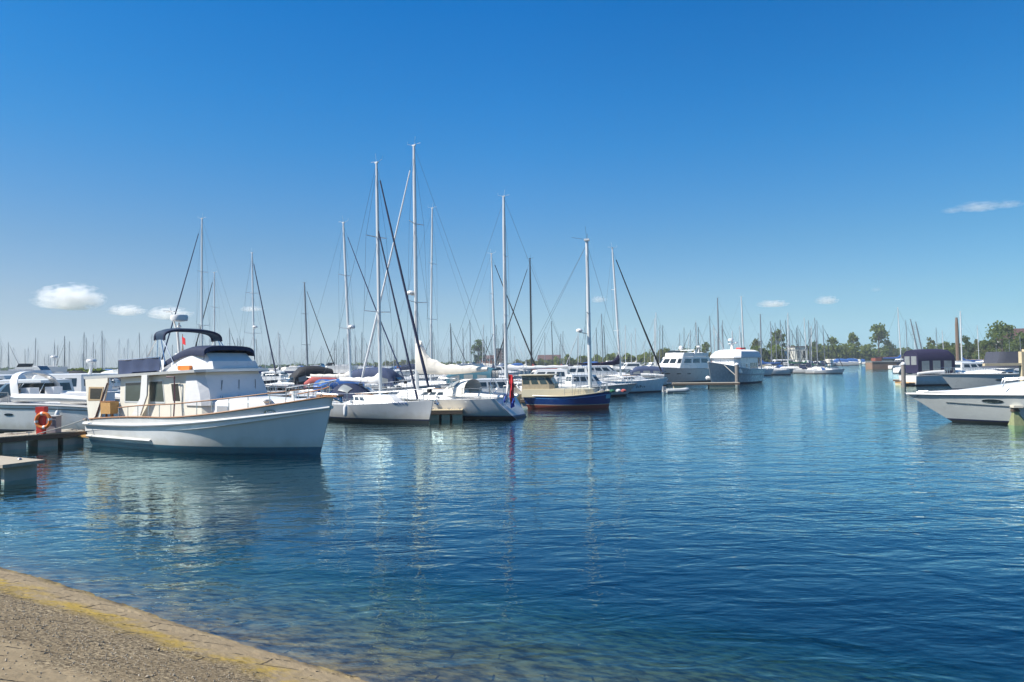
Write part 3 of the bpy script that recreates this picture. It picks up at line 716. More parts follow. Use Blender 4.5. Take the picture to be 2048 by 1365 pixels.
bb = MB(); bb.box((0, 700, -4.5), (5000, 1690, .3)); tag(bb.build('harbour_bed', mat('harbour_mud', (.035, .09, .10), .9, var=.3, vscale=.2)), kind='structure')

# far land
LANDM = mat('grass_land', (.075, .10, .035), .95, var=.4, vscale=.08)
def land(poly, z0=-3, z1=.9):
    nn = len(poly); vs = [(x, y, z1) for x, y in poly] + [(x, y, z0) for x, y in poly]
    return vs, [tuple(range(nn))] + [(i, (i + 1) % nn, nn + (i + 1) % nn, nn + i) for i in range(nn)]
LA = [(-2600, 520), (-90, 520), (-20, 380), (42, 255), (66, 205), (78, 204), (108, 262), (172, 345), (300, 420), (2600, 600), (2900, 1400), (9000, 9000), (-9000, 9000), (-2900, 1400)]
LB = [(118, 205), (180, 185), (2700, 150), (2600, 345), (260, 330), (160, 268)]
LC = [(-230, 148), (-84, 150), (-76, 156), (-84, 163), (-230, 165)]
gb = MB()
for q in (LA, LB, LC):
    vs, fs = land(q); gb.add(vs, fs, 0, False)
tag(gb.build('ground', LANDM), 'grassy far shore of the harbour', 'ground', kind='structure')

# ================================================================== pontoons and posts
def pontoon(label, a, b, width=1.6, z=.5, side=1, fl=None, floats=None, group='floating pontoons', deckm=None, cat='pontoon'):
    """a,b: ends of its near edge"""
    d = (b - a); L = math.hypot(d.x, d.y); rz = math.atan2(d.y, d.x); nrm = Vector((-d.y, d.x, 0)).normalized() * side
    c = (a + b) / 2 + nrm * width / 2
    o = empty('pontoon', label, cat, (c.x, c.y, 0), rz, group)
    mb = MB(); k = max(2, int(L / .14)); 
    for i in range(k): mb.box((-L / 2 + (i + .5) * L / k, 0, z - .02), (L / k * .9, width, .04))
    mb.build('deck_boards', deckm or PLANK, o)
    mb = MB()
    for sd in (-1, 1): mb.box((0, sd * (width / 2 - .05), z - .13), (L, .09, .17))
    for q in (-1, 1): mb.box((q * (L / 2 - .05), 0, z - .131), (.09, width - .2, .165))
    mb.build('side_beam', BEAM, o)
    for f0, f1 in (floats or ((.03, .3), (.38, .62), (.7, .97))):
        mb = MB(); mb.box((lerp(-L / 2, L / 2, (f0 + f1) / 2), 0, (z - .22) / 2 - .2), (L * (f1 - f0), width * .86, z - .22 + .4)); mb.build('float', fl or CONC, o)
    for q in (-.4, .1, .42):
        mb = MB(); mb.tube([(q * L - .1, -width * .38, z + .08), (q * L + .1, -width * .38, z + .08)], .02, 5); mb.tube([(q * L, -width * .38, z), (q * L, -width * .38, z + .08)], .02, 5); mb.build('cleat', STEEL, o)
    return o
def mooring_post(label, x, y, top, r=.15, m=None, group='mooring posts'):
    o = empty('mooring_post', label, 'post', (x, y, 0), 0, group)
    MB().lathe([(r, -3), (r, top * .3), (r * .97, top - .05)], (0, 0, 0), 12).build('pile', m or mat('pile_grey', (.22, .20, .18), .8, var=.3, vscale=3), o)
    MB().lathe([(r * 1.12, top - .05), (r * 1.1, top + .08), (r * .2, top + .22)], (0, 0, 0), 12).build('cap', PLWHITE, o)
    return o

# lower left: pontoon with the lifebuoy, and the finger end in front of it
pa, pb = W(-130, 914), W(172, 888)
pontoon('long weathered pontoon at the left carrying the lifebuoy post, behind the trawler stern', pa, pb, 1.7, .52, floats=((.0, .28), (.42, .58), (.66, .8), (.84, .99)))
fa, fb_ = W(14, 962), W(72, 957)
dd = (fb_ - fa).normalized(); dn = Vector((-dd.y, dd.x, 0)); far = fa + dn * 0
# finger runs back to the left; its end face looks at the shore
e0 = fa; ln = 4.5
o = empty('pontoon_finger', 'square grey float end of a pontoon finger at the lower left, low in the water', 'pontoon', tuple((fa + fb_) / 2), math.atan2(dd.y, dd.x) + R(28))
MB().box((-.12, 1.6, .46), (1.05, 3.9, .09)).build('deck_slab', PLANK, o)
MB().box((-.02, 1.45, .1), (.82, 2.9, .64)).build('float', CONC, o)
MB().box((-.45, 1.45, .1), (.05, 2.5, .6)).build('fender_board', CONCG, o)
MB().lathe([(.04, .5), (.06, .53), (.03, .56)], (.1, .3, 0), 8).build('cleat', STEEL, o)

p = W(84, 897); p = at(84, 880, 27.2)
o = empty('lifebuoy_station', 'red post box with an orange lifebuoy hanging on the pontoon beside the trawler', 'lifebuoy', (p.x, p.y, .52))
MB().box((-.03, 0, .5), (.26, .2, 1.0)).build('post', RED, o)
MB().box((-.01, -.01, .93), (.34, .24, .22)).build('top_box', RED, o)
pts = [(.14 + .27 * math.cos(a), -.15, .52 + .27 * math.sin(a)) for a in [2 * math.pi * k / 20 for k in range(21)]]
q = MB().tube(pts, .065, 8, cap=False).build('ring', ORANGE, o)
for k in range(0, 20, 5): MB().tube(pts[k:k + 2], .07, 8).build('band', FLAGW, q)
o2 = at(107, 880, 27.6)
o = empty('power_pedestal', 'grey square power pedestal right of the lifebuoy on the pontoon', 'pedestal', (o2.x, o2.y, .52))
MB().box((0, 0, .32), (.4, .34, .62)).build('body', mat('pedestal_grey', (.34, .31, .34), .6), o)
MB().box((0, 0, .65), (.44, .38, .04)).build('lid', mat('pedestal_lid', (.5, .49, .48), .6), o)
MB().box((.05, -.175, .42), (.2, .02, .2)).build('socket_panel', GREYPL, o)

for k, px_ in enumerate((20, 140)):
    q_ = at(px_, 880, 27.0 if k == 0 else 28.2); o = empty('rope_coil', 'coil of pale mooring rope lying on the pontoon %s' % ('left of the lifebuoy', 'between the pedestal and the trawler')[k], 'rope', (q_.x, q_.y, .53))
    MB().tube([((.22 - .006 * j) * math.cos(j * .52), (.22 - .006 * j) * math.sin(j * .52), .02 + .0035 * (j % 12)) for j in range(34)], .016, 5).build('coil', ROPE, o)
    MB().tube([(.2, 0, .02), (.4, .2, .02), (.5, .6, .02), (.45, 1.2, .3)], .014, 5).build('tail', ROPE, o)
# middle stub with pale piles, between the two white yachts
a, b = W(857, 842), W(925, 841)
pontoon('short pontoon stub on pale piles between the two white sailing yachts', a, b, 1.5, .55, fl=TANW, floats=((.02, .3), (.38, .62), (.7, .98)), deckm=TANW)
pontoon('low pontoon between the flag yacht stern and the deep blue hull', W(1040, 817), W(1098, 817), 1.6, .6, fl=CONC)
a, b = W(1345, 777), W(1480, 776)
pontoon('pontoon in front of the grey steel yacht, ending at the tall round post', a, b, 1.8, .55, fl=TANW, floats=((.02, .2), (.55, .93)))
p = at(1473, 776, 82); mooring_post('tall round grey post at the end of the pontoon before the grey steel yacht', p.x, p.y - .3, 2.4, .24)
a, b = W(1803, 771), W(1868, 770)
pontoon('pontoon with pale float under the violet canopy cruiser at the right', a, b, 1.6, .6, fl=TANW, floats=((.05, .8),))
p = at(1803, 771, 70); mooring_post('round post with white cap standing left of the violet canopy cruiser', p.x, p.y - .4, 2.3, .2)
o = empty('pontoon_corner', 'pale pontoon corner at the right edge beside the open cruiser bow', 'pontoon', tuple(W(2075, 852)), R(-8))
MB().box((.35, .8, .82), (2.6, 1.8, .10)).build('deck_slab', mat('pale_slab', (.62, .58, .48), .8), o)
MB().box((.25, .85, .68), (2.3, 1.6, .16)).build('side_beam', BEAM, o)
MB().box((.1, .75, .1), (1.9, 1.3, 1.0)).build('float', CONCG, o)

# ================================================================== the white trawler yacht
loc, rz, TL = moor(W(640, 910), W(172, 893), 1.7, 1)
T = empty('trawler_yacht', 'big white trawler yacht with navy bimini and covered windscreen, nearest boat at left', 'motor yacht', tuple(loc), rz)
h = Hull(TL, 3.9, 1.02, 1.24, 1.98, rb=.62, rs=.15, ts=.88, ws=.86, tm=.42, pd=3.0, pw=1.7, kw=.90, dr=.7, boot=.27, b2=.30, fp=.9, se=1.7)
h.mesh(40, 9).build('hull', [HULLW, TEALAF, HULLW], T, ang=50)
h.deck(.42, .05, N=30, inset=.06).build('deck', TEAKL, T)
# inner bulwark face and teak cap
for sd in (-1, 1):
    mb = MB(); a = h.line(0.0, .99, 30, -.01, -.05, sd); b_ = h.line(0, .99, 30, -.44, -.07, sd)
    mb.loft([a, b_], cap=False, closed=False); mb.build('bulwark', GEL, T)
    MB().tube(h.line(0, 1.0, 40, .012, .0, sd), .032, 6, flat=1).build('cap_rail', TEAK, T)
    # rubbing strake: 1.0 above the water aft, 1.62 at the bow
    def stz(t): return .88 + .02 * t + .70 * t ** 2.4 if t < 1 else 1.60
    pts = [h.pt(t, min(stz(t), h.sheer(t) - .06), sd, .035) for t in [i / 40 for i in range(41)]]
    MB().tube(pts, [.055] * 41, 8).build('rub_rail', HULLW, T)
    pts = [h.pt(t, .40, sd, .03) for t in [i / 20 * .40 for i in range(21)]]
    MB().tube(pts, .05, 6).build('spray_strip', HULLW, T)
    # hawse port at the bow
    mb = MB(); c = .862; zc = h.sheer(c) * .86
    for r0, r1, oo in ((.16, .16, .0),):
        rg = [[h.pt(c + .013 * f * math.cos(a), zc + .085 * f * math.sin(a), sd, o_) for a in [2 * math.pi * j / 16 for j in range(16)]] for f, o_ in ((1.25, -.01), (1.2, .03), (.9, .03), (.8, .0))]
        mb.loft(rg); mb.build('hawse_port', STEEL, T)
    rg = [[h.pt(c + .009 * f * math.cos(a), zc + .06 * f * math.sin(a), sd, o_) for a in [2 * math.pi * j / 16 for j in range(16)]] for f, o_ in ((.9, -.01), (.9, .018))]
    MB().loft(rg).build('hawse_opening', PLWHITE, T)
# boot stripe of navy forward comes from the dark band at the waterline
# swim platform
MB().box((-TL / 2 - .45, 0, .34), (.85, 3.0, .07)).build('swim_platform', TEAKL, T)
# trunk cabin forward
tr_ = [ring(1.0, -1.2, 4.75, 1.25, 2.2, .35), ring(1.76, -1.2, 4.55, 1.16, 2.1, .3), ring(1.84, -1.2, 4.4, 1.08, 2.0, .28)]
cabin(tr_, T, GEL, 'trunk_cabin', .07)
for u0, u1, m in ((.42, .54, GLASSG), (.78, .92, GREYPL)):
    for sg in (0, 4):
        uu = (u0, u1) if sg == 0 else (1 - u1, 1 - u0)
        window(tr_, 0, sg, uu[0], uu[1], .52, .82, T, m, STEEL)
# deck house: sides, sloping front
hs = [ring(.85, -3.6, 1.45, 1.42, .28, 1.25), ring(1.72, -3.6, 1.38, 1.40, .28, 1.23), ring(2.45, -3.6, 1.08, 1.38, .25, 1.18), ring(2.62, -3.6, 1.0, 1.37, .25, 1.17)]
hs = [[Vector((p.x, p.y, p.z + (.0 if i < 2 else .03 + (p.x + 3.6) * .036))) for p in r_] for i, r_ in enumerate(hs)]
cabin(hs, T, CREAM, 'deck_house', .02)
xr = lambda x: (x + 3.6) / 4.72
for x0, x1, m in ((-3.24, -2.16, GLASSG), (-1.72, -.92, GLASSG)):
    for sg in (0, 4):
        uu = (xr(x0), xr(x1)) if sg == 0 else (1 - xr(x1), 1 - xr(x0))
        window(hs, 1, sg, uu[0], uu[1], .06, .93, T, m, TEAKL if False else ALU)
for sg in (0, 4):     # side door
    uu = (xr(-.5), xr(.12)) if sg == 0 else (1 - xr(.12), 1 - xr(-.5))
    d = MB().slab(quad(hs, 1, sg, uu[0], uu[1], -1.0, .95), .014, .02).build('door', CREAM, T)
    MB().slab(quad(hs, 1, sg, lerp(*uu, .18), lerp(*uu, .82), .1, .8), .02, .02).build('pane', GLASS, d)
# white canvas over the windscreen and forward side windows
cv = [ring(1.66, .30, 1.44, 1.45, .28, 1.28), ring(2.1, .30, 1.36, 1.46, .28, 1.26), ring(2.72, .32, 1.06, 1.42, .25, 1.22)]
c_ = MB().loft([cv[0], cv[1], cv[2]], cap=False).build('windscreen_cover', WHITECV, T, ang=30)
wc = [ring(1.66, .30, 1.45, 1.455, .28, 1.285), ring(2.5, .32, 1.15, 1.425, .25, 1.225)]
for u_ in (.2, .5, .8):     # wipers with their stays
    q = quad(wc, 0, 2, u_, u_ + .01, .25, 1.0)
    mb = MB(); mb.tube([q[0] + Vector((.03, 0, 0)), q[0].lerp(q[3], .45) + Vector((.05, 0, 0)), q[3] + Vector((.04, .12, .02))], .012, 4)
    mb.tube([q[0].lerp(q[3], .1) + Vector((.035, -.09, 0)), q[0].lerp(q[3], .6) + Vector((.04, -.02, 0))], .014, 4); mb.build('wiper', RUBBER, c_)
# roof slab (flybridge deck) running over the aft deck
rf = []
for z_, k in ((2.60, 0), (2.70, .03)):
    r0 = ring(z_, -5.62, 1.30, 1.60 + k, .3, 1.38)
    rf.append([Vector((p.x, p.y, p.z + (p.x + 5.6) * .034)) for p in r0])
cabin(rf, T, GEL, 'roof', .02)
zr = lambda x: 2.66 + (x + 5.6) * .034
# aft deck side screens with windows, and their slanting stanchions
for sd in (-1, 1):
    y = sd * 1.58
    poly = [(-5.28, 1.02), (-4.55, 1.04), (-4.05, 2.40), (-4.05, zr(-4.1) - .07), (-5.52, zr(-5.5) - .07), (-5.42, 1.8)]
    q = MB().prism(poly, y - .03, y + .03).build('aft_screen', CREAM, T, ang=20)
    MB().prism([(-5.30, 1.76), (-4.45, 1.78), (-4.28, 2.30), (-5.26, 2.30)], y - .042, y + .042).build('window_frame', TAN, q)
    MB().prism([(-5.16, 1.84), (-4.52, 1.84), (-4.38, 2.24), (-5.14, 2.24)], y - .052, y + .052).build('window', GLASS, q)
    MB().tube([(-4.05, y * 1.02, 2.45), (-4.3, y * 1.03, 2.0), (-4.75, y * 1.04, 1.15), (-4.95, y * 1.05, 1.0)], .03, 6).build('stanchion', mat('brown_tube', (.20, .12, .11), .5), T)
    # bulkhead window between screen and house
    MB().prism([(-2.55, 1.26), (-2.05, 1.26), (-1.66, 2.0), (-1.62, zr(-1.7) - .04), (-1.95, zr(-1.9) - .04), (-2.05, 1.9)], y - .03, y + .03).build('wing_panel', GEL, T, ang=20)
    # dark hand-hold frame by the door
    MB().tube([(-.55, y, zr(0) - .18), (-.12, y, zr(0) - .17), (-.10, y, 1.9), (-.06, y * 1.05, 1.08)], .026, 6).build('boarding_rail', mat('maroon_tube', (.13, .05, .07), .5), T)
# aft bulkhead with its window
MB().slab([(-3.612, 1.2, 1.0), (-3.612, -1.2, 1.0), (-3.612, -1.2, 2.5), (-3.612, 1.2, 2.5)], .0, .01).build('aft_bulkhead', CREAM, T)
MB().slab([(-3.62, .9, 1.75), (-3.62, -.9, 1.75), (-3.62, -.9, 2.35), (-3.62, .9, 2.35)], .01, .02).build('window', GLASS, T)
# teak ladder and locker on the side deck
MB().box((-3.92, -1.60, 1.52), (.62, .34, .46)).build('locker', TEAKL, T)
mb = MB(); mb.box((-3.75, -1.62, 1.16), (.08, .08, .4)); mb.box((-4.1, -1.62, 1.18), (.06, .06, .4)); mb.box((-3.95, -1.62, 1.74), (.66, .30, .05)); mb.build('locker_legs', TEAK, T)
# side deck railings: varnished rail on stanchions
for sd in (-1, 1):
    a = []
    for i in range(14):
        t = .22 + i * .058
        p = h.sp(min(t, .985), 1, sd, -.06); p.z += .02; hgt = .34 + .12 * math.sin(math.pi * min(1, i / 13))
        MB().tube([p, p + Vector((0, 0, hgt))], .014, 5).build('rail_stanchion', STEEL, T); a.append(p + Vector((0, 0, hgt)))
    MB().tube(a, .024, 6).build('hand_rail', TEAK, T)
pulpit(h, T, .5, .90, .018)
# bow gear
mb = MB(); mb.box((5.75, 0, 1.98), (.9, .34, .06)); mb.build('bow_platform', TEAK, T)
mb = MB(); mb.tube([(5.2, 0, 2.06), (6.1, 0, 2.02), (6.25, 0, 1.85)], .03, 6); mb.tube([(6.08, -.2, 1.93), (6.28, 0, 1.78), (6.08, .2, 1.93)], .035, 6); mb.build('anchor', STEEL, T)
MB().lathe([(.16, 0), (.13, .1), (.10, .16), (.17, .26), (.14, .33)], (4.9, 0, 1.62), 12).build('windlass', STEEL, T)
MB().box((4.2, .35, 1.72), (.5, .4, .28)).build('deck_box', WHITECV, T)
for k, (x_, y_) in enumerate(((3.6, -.75), (3.9, .2))): MB().lathe([(.09, 0), (.09, .14), (.15, .2), (.15, .26), (.05, .3)], (x_, y_, 1.62 if k == 0 else 1.86), 10).build('deck_vent', PLWHITE, T)
# flybridge: white coaming, weather cloth aft, covered enclosure
fo = [ring(zr(-.5) + .02, -1.35, 1.22, 1.32, .6, 1.0), ring(zr(-.5) + .30, -1.15, 1.10, 1.25, .55, .95)]
fo = [[Vector((p.x, p.y, p.z + (p.x + .5) * .05)) for p in r_] for r_ in fo]
fo[1] = [Vector((p.x, p.y, p.z - (.14 if p.x < -.8 else 0))) for p in fo[1]]
cabin(fo, T, GEL, 'flybridge_coaming', .0)
for sd in (-1, 1):
    mb = MB(); y = sd * 1.45
    def fnc(u_, v_, y=y, sd=sd): x_ = lerp(-3.62, -1.12, u_); return (x_, y + sd * .02 * math.sin(u_ * 19), lerp(zr(x_) + .03 if x_ < -2.9 else zr(x_) + .10, zr(x_) + .56, v_))
    n_ = 14; vs = [fnc(i / n_, j / 2) for i in range(n_ + 1) for j in range(3)]; vs2 = [(x, y2 + .03 * -sd, z) for x, y2, z in vs]
    fs = [(i * 3 + j, (i + 1) * 3 + j, (i + 1) * 3 + j + 1, i * 3 + j + 1) for i in range(n_) for j in range(2)]
    MB().add(vs, fs).add(vs2, fs).build('weather_cloth', NAVYG, T)
    MB().tube([(-3.62, y, zr(-3.6)), (-3.62, y, zr(-3.6) + .58), (-1.12, y, zr(-1.1) + .58), (-1.0, y, zr(-1.1))], .02, 6).build('fly_rail', STEEL, T)
MB().box((-3.64, 0, zr(-3.6) + .3), (.04, 2.86, .54)).build('weather_cloth', NAVYG, T)
# enclosure of white canvas under a navy top
en = [ring(2.98, -.75, 1.10, 1.24, .5, .94), ring(3.25, -.72, .92, 1.20, .5, .92), ring(3.52, -.70, .66, 1.14, .45, .88)]
MB().loft(en, cap=False).build('fly_enclosure', WHITECV, T, ang=35)
def navytop(u_, v_):
    x_ = lerp(-1.12, .84, u_); a = math.pi * v_; yy = math.cos(a); hw = lerp(1.30, 1.12, u_)
    z_ = 3.60 - .42 * max(0, (.62 - u_) / .62) ** 1.4 - .03 * max(0, (u_ - .8) / .2)
    return (x_ + .10 * max(0, u_ - .8) * math.sin(a), hw * math.copysign(abs(yy) ** .5, yy), z_ - .14 + .34 * max(0, math.sin(a)) ** .6)
MB().grid(navytop, 14, 14, th=.04).build('enclosure_top', NAVY, T)
fr_ = [navytop(1.0, j / 14) for j in range(15)]      # front valance of the top
MB().loft([[Vector(p) for p in fr_], [Vector(p) + Vector((.04, 0, -.16)) for p in fr_], [Vector(p) + Vector((.0, 0, -.16)) for p in fr_]], closed=False, cap=False).build('valance', NAVY, T)
# orange rescue sling on the coaming
mb = MB(); mb.box((.16, -1.36, 2.985), (.62, .12, .16)); mb.box((-.1, -1.365, 2.99), (.12, .13, .10)); mb.build('rescue_sling', ORANGE, T)
# upper bimini on its bows, flags under it
def bim(u_, v_):
    a = math.pi * v_; yy = math.cos(a); x_ = lerp(-1.72, -1.18, u_) - .10 * math.sin(a)
    return (x_, 1.24 * math.copysign(abs(yy) ** .75, yy), 4.06 + .40 * max(0, math.sin(a)) ** .55 + .05 * math.sin(math.pi * u_))
B_ = MB().grid(bim, 6, 22, th=.07).build('bimini', mat('canvas_teal_navy', (.005, .032, .075), .8, var=.2, vscale=4, bump=.4, bscale=14), T)
for e in (0.0, 1.0): MB().tube([Vector(bim(e, j / 22)) - Vector((0, 0, .04)) for j in range(23)], .05, 6).build('bimini_hem', NAVY, B_)
for sd in (-1, 1):
    for (xt, xb) in ((-1.65, -2.35), (-1.55, -1.5), (-1.35, -1.0), (-1.25, -.5)):
        MB().tube([(xt, sd * 1.24, 4.04), (xb, sd * 1.32, zr(xb) + .3)], .018, 5).build('bimini_bow', STEEL, T)
# mast with radar and aerials
mb = MB(); mb.tube([(-1.95, 0, zr(-2)), (-2.15, 0, 4.3), (-2.62, 0, 5.35)], [.05, .045, .02], 7); mb.tube([(-2.85, 0, 5.2), (-2.4, 0, 5.2)], .018, 5); mb.tube([(-2.62, -.3, 5.22), (-2.62, .3, 5.22)], .018, 5)
mb.tube([(-2.15, 0, 4.3), (-2.05, 0, 4.75)], .035, 6); mb.build('radar_mast', GEL, T)
MB().lathe([(.08, -.13), (.30, -.10), (.33, .02), (.30, .12), (.06, .15)], (-2.05, 0, 4.92), 16).build('radar_dome', PLWHITE, T)
MB().lathe([(.05, 0), (.05, .1), (.09, .13), (.05, .2)], (-2.75, .5, 4.5), 8).build('gps_dome', PLWHITE, T)
fl_ = MB(); fl_.slab([(-1.85, -.02, 4.2), (-1.66, -.02, 4.12), (-1.64, -.02, 3.86), (-1.82, -.02, 3.92)], .0, .01); tag(fl_.build('ensign', FLAGR, T))
MB().tube([(-1.85, 0, 3.1), (-1.85, 0, 4.3)], .014, 5).build('flag_staff', TEAK, T)
for x_ in (-3.3, -2.4): MB().box((x_, .3, zr(x_) + .33), (.45, .5, .5)).build('seat', WHITECV, T)
MB().tube([(-5.0, -1.86, 1.02), (-4.9, -1.9, 1.12), (-4.8, -1.86, 1.02)], .035, 6).build('cleat', STEEL, T)
mb = MB(); mb.tube([(-5.0, -1.86, 1.08), (-5.7, -2.3, .8), (-6.4, -2.9, .55)], .018, 5); mb.build('dock_line', ROPE, T)

# ================================================================== named boats of the middle distance
def mast_at(px_base, Y, top_px, top_py, rz, L, mx=.06, rake=.02):
    """centre of a boat of length L and heading rz whose mast stands at px_base, Y away; mast height from its top pixel"""
    p = at(px_base, 726, Y); hx = mx * L
    t = at(top_px, top_py, Y)
    c = Vector((p.x - hx * math.cos(rz), Y - hx * math.sin(rz), 0)); return c, t.z
# A: white yacht whose bow shows right of the trawler
bowA = W(857, 848); rzA = R(-38); LA_ = 8.9
cA = bowA - Vector((math.cos(rzA), math.sin(rzA), 0)) * LA_ / 2
A_, hA = sailboat('sailing_yacht', 'white sailing yacht with dark blue furled genoa, moored right of the trawler bow', 'sailing yacht', tuple(cA), rzA,
    L=LA_, B=3.1, mh=13.9, mx=.10, fs=.92, fm=.92, fb=1.18, rb=.35, rs=-.3, rake=.012, hullm=HULLW, af=BLACKAF, stripe=STRIPE, genoa=NAVY, genoa_r=.085, cover=WHITECV, cover_peak=.35,
    boom_z=.95, kw=.70, hood=NAVY, spr=2, lod=2, inner=NAVY, fract=.99, mr=.095, boot=.16, wire=.008)
strokes(hA, A_, .80, .88, .98, 1.1, DINK, n=5, r=.014, seed=4)
for t, m in ((.50, PLWHITE),):
    p = hA.sp(t, 1, -1, .13); fender(p.x, p.y, .62, A_, .11, .55, m, hA.sheer(t) + .3)
# B: white yacht, transom towards us, ensign
sB = W(1043, 837); rzB = R(180 - 25); LB_ = 10.4
cB = sB + Vector((math.cos(rzB), math.sin(rzB), 0)) * LB_ / 2
B_o, hB = sailboat('sailing_yacht', 'white sailing yacht with cream sail cover and cream sprayhood, flag at its stern', 'sailing yacht', tuple(cB), rzB,
    L=LB_, B=3.4, mh=15.8, mx=.135, fs=1.12, fm=1.05, fb=1.3, rb=.5, rs=-.95, rake=-.004, hullm=HULLW, af=BLACKAF, stripe=STRIPE, genoa=WHITECV, genoa_r=.075, cover=CREAMCV, cover_peak=1.7, fat=2.0,
    boom_z=1.25, boom_l=4.6, hood=CREAMCV, kw=.74, spr=2, lod=2, radar=.40, fract=.97, mr=.11, boot=.13, ts=.80)
# ensign
def flag(name, label, x, y, z0, ln, hang, cols, lean=(.25, -.02), parent=None, staff=1.9):
    o = empty(name, label, 'flag', (x, y, z0))
    top = Vector((lean[0] * staff, lean[1] * staff, staff)); MB().tube([(0, 0, 0), tuple(top)], .016, 5).build('flag_staff', TEAK, o)
    # cloth hanging in folds from the staff: three bands side by side
    for k, m in enumerate(cols):
        def fn(u, v, k=k):
            w = (k + v) / 3.0; s = top * (.97 - .05 * w)
            fold = .05 * math.sin(w * 9 + u * 2.5)
            return (s.x + w * .34 * (.5 + .5 * u) + .03, s.y + fold, s.z - u * hang - w * .18)
        MB().grid(fn, 10, 4, th=0).build(('red_band', 'white_band', 'blue_band')[k], m, o)
    return o
def flag3(label, x, y, z0, staff, lean, ln, wd, rz=0):
    o = empty('flag', label, 'flag', (x, y, z0), rz)
    top = Vector((lean, 0, staff)); MB().tube([(0, 0, 0), tuple(top)], .018, 5).build('flag_staff', TEAK, o)
    # hoist lies along the staff; the cloth droops, so the bands run down
    for k, (nm, m) in enumerate((('red_band', FLAGR), ('white_band', FLAGW), ('blue_band', FLAGB))):
        def fn(u, v, k=k):
            h = (k + v) / 3.0                       # 0 top of hoist .. 1 bottom
            p = top * (1 - h * wd / staff)
            drop = u * ln * (.78 + .22 * h); side = u * (.16 + .10 * math.sin(h * 7))
            return (p.x - side, .07 * math.sin(h * 8 + u * 4) * u, p.z - drop)
        MB().grid(fn, 10, 5).build(nm, m, o)
    return o
p = W(1026, 830); st = B_o.location - Vector((math.cos(rzB), math.sin(rzB), 0)) * (LB_ / 2 - .9)
o = empty('flag', 'red white and blue flag drooping at the stern of the white yacht', 'flag', tuple(at(1022, 812, 37.6)))
MB().tube([(0, 0, -.1), (-.12, 0, 1.75)], .018, 5).build('flag_staff', TEAK, o)
def cloth(x0, x1, z0, z1, m, nm, sh):
    def fn(u, v): return (lerp(x0, x1, v) + sh * u + .03 * math.sin(u * 6), .06 * math.sin(v * 5 + u * 5), lerp(z0, z1 + .12 * v, u))
    MB().grid(fn, 12, 4).build(nm, m, o)
cloth(-.26, -.14, 1.35, .10, FLAGW, 'white_band', .0); cloth(-.14, .10, 1.66, .08, FLAGR, 'red_band', .13); cloth(-.05, .16, .42, -.15, FLAGB, 'blue_band', .06); cloth(-.36, -.22, .62, .15, FLAGB, 'blue_band', .0)
# D: mast 1010
c, H_ = mast_at(1012, 54, 1008, 394, R(168), 10.5)
D_, hD = sailboat('sailing_yacht', 'tall white masted yacht with bare mast and long white boom cover, behind the flag yacht', 'sailing yacht', tuple(c), R(168),
    L=10.5, B=3.4, mh=H_, fs=1.1, fm=1.05, fb=1.3, cover=WHITECV, cover_peak=.2, boom_l=4.8, boom_z=1.25, hood=NAVYG, lod=2, mr=.14, rake=0.0, hullm=HULLW, af=NAVYAF, wire=.009)
# E: blue motor sailer
cE, rE, LE = moor(W(1217, 816), W(1052, 818), 1.1, 1)
E_ = empty('motor_sailer', 'deep blue wooden motor sailer with red bottom and beige wheelhouse, number plate at the bow', 'motor sailer', tuple(cE), rE)
hE = Hull(LE, 2.9, .85, .80, 1.10, rb=.25, rs=.3, ts=.55, ws=.4, tm=.48, pd=2.6, pw=2.0, kw=.9, dr=.5, boot=.24, b2=.27, cove=True, fp=.7)
add_hull(hE, E_, [HULLB, REDAF, HULLC, mat('cove_light_blue', (.05, .22, .5), .3, var=0)], 24, 6, deckm=TEAKL, drop=.06)
for sd in (-1, 1): MB().tube(hE.line(0, 1, 24, .02, .02, sd), .04, 6).build('cap_rail', HULLC, E_)
we = [ring(.75, -2.9, 1.9, 1.1, .5, .8), ring(1.25, -2.9, 1.7, 1.05, .5, .75)]
cabin(we, E_, HULLC, 'low_cabin', .05)
wh = [ring(1.1, -2.9, -.75, .98, .3, .8), ring(1.55, -2.9, -.8, .96, .3, .78), ring(2.05, -2.9, -1.1, .92, .3, .74), ring(2.12, -2.9, -1.15, .92, .3, .74)]
cabin(wh, E_, mat('wheelhouse_beige', (.42, .34, .22), .6, var=.3, vscale=5), 'wheelhouse', .05)
for sg, n_ in ((0, 3), (4, 3), (2, 2), (1, 1), (3, 1)):
    for k in range(n_): MB().slab(quad(wh, 1, sg, (k + .12) / n_, (k + .88) / n_, .08, .92), .012, .02).build('window', GLASSG, E_)
MB().loft([ring(2.16, -3.1, -.8, 1.08, .3, .9), ring(2.21, -3.1, -.8, 1.06, .3, .9)]).build('roof', HULLC, E_)
MB().slab([(-2.6, -1.0, .9), (-1.1, -1.02, .9), (-1.1, -1.02, 1.25), (-2.6, -1.0, 1.25)], .03, .03).build('side_cloth', CREAMCV, E_)
zE = at(1144, 478, 45).z
mb = MB(); mb.tube([(1.45, 0, 1.2), (1.42, 0, zE * .6), (1.40, 0, zE)], [.13, .125, .10], 10); mb.box((1.4, 0, zE + .03), (.34, .34, .12)); mb.build('mast', ALU, E_)
mb = MB(); mb.tube([(1.4, 0, zE), (1.4, .35, zE + .5)], .01, 4); mb.tube([(1.4, 0, zE), (1.35, -.3, zE + .9)], .008, 4); mb.tube([(1.4, 0, zE + .05), (.4, 0, zE + .25)], .01, 4); mb.build('aerial', WIRE, E_)
mb = MB()
for e in ((4.05, 0, 1.1), (-3.9, .7, .9), (-3.9, -.7, .9), (1.2, 1.25, .9), (1.2, -1.25, .9), (.6, 1.25, .9), (.6, -1.25, .9)): mb.tube([(1.4, 0, zE * (.98 if abs(e[1]) != 1.25 or e[0] > 1 else .6)), e], .008, 4)
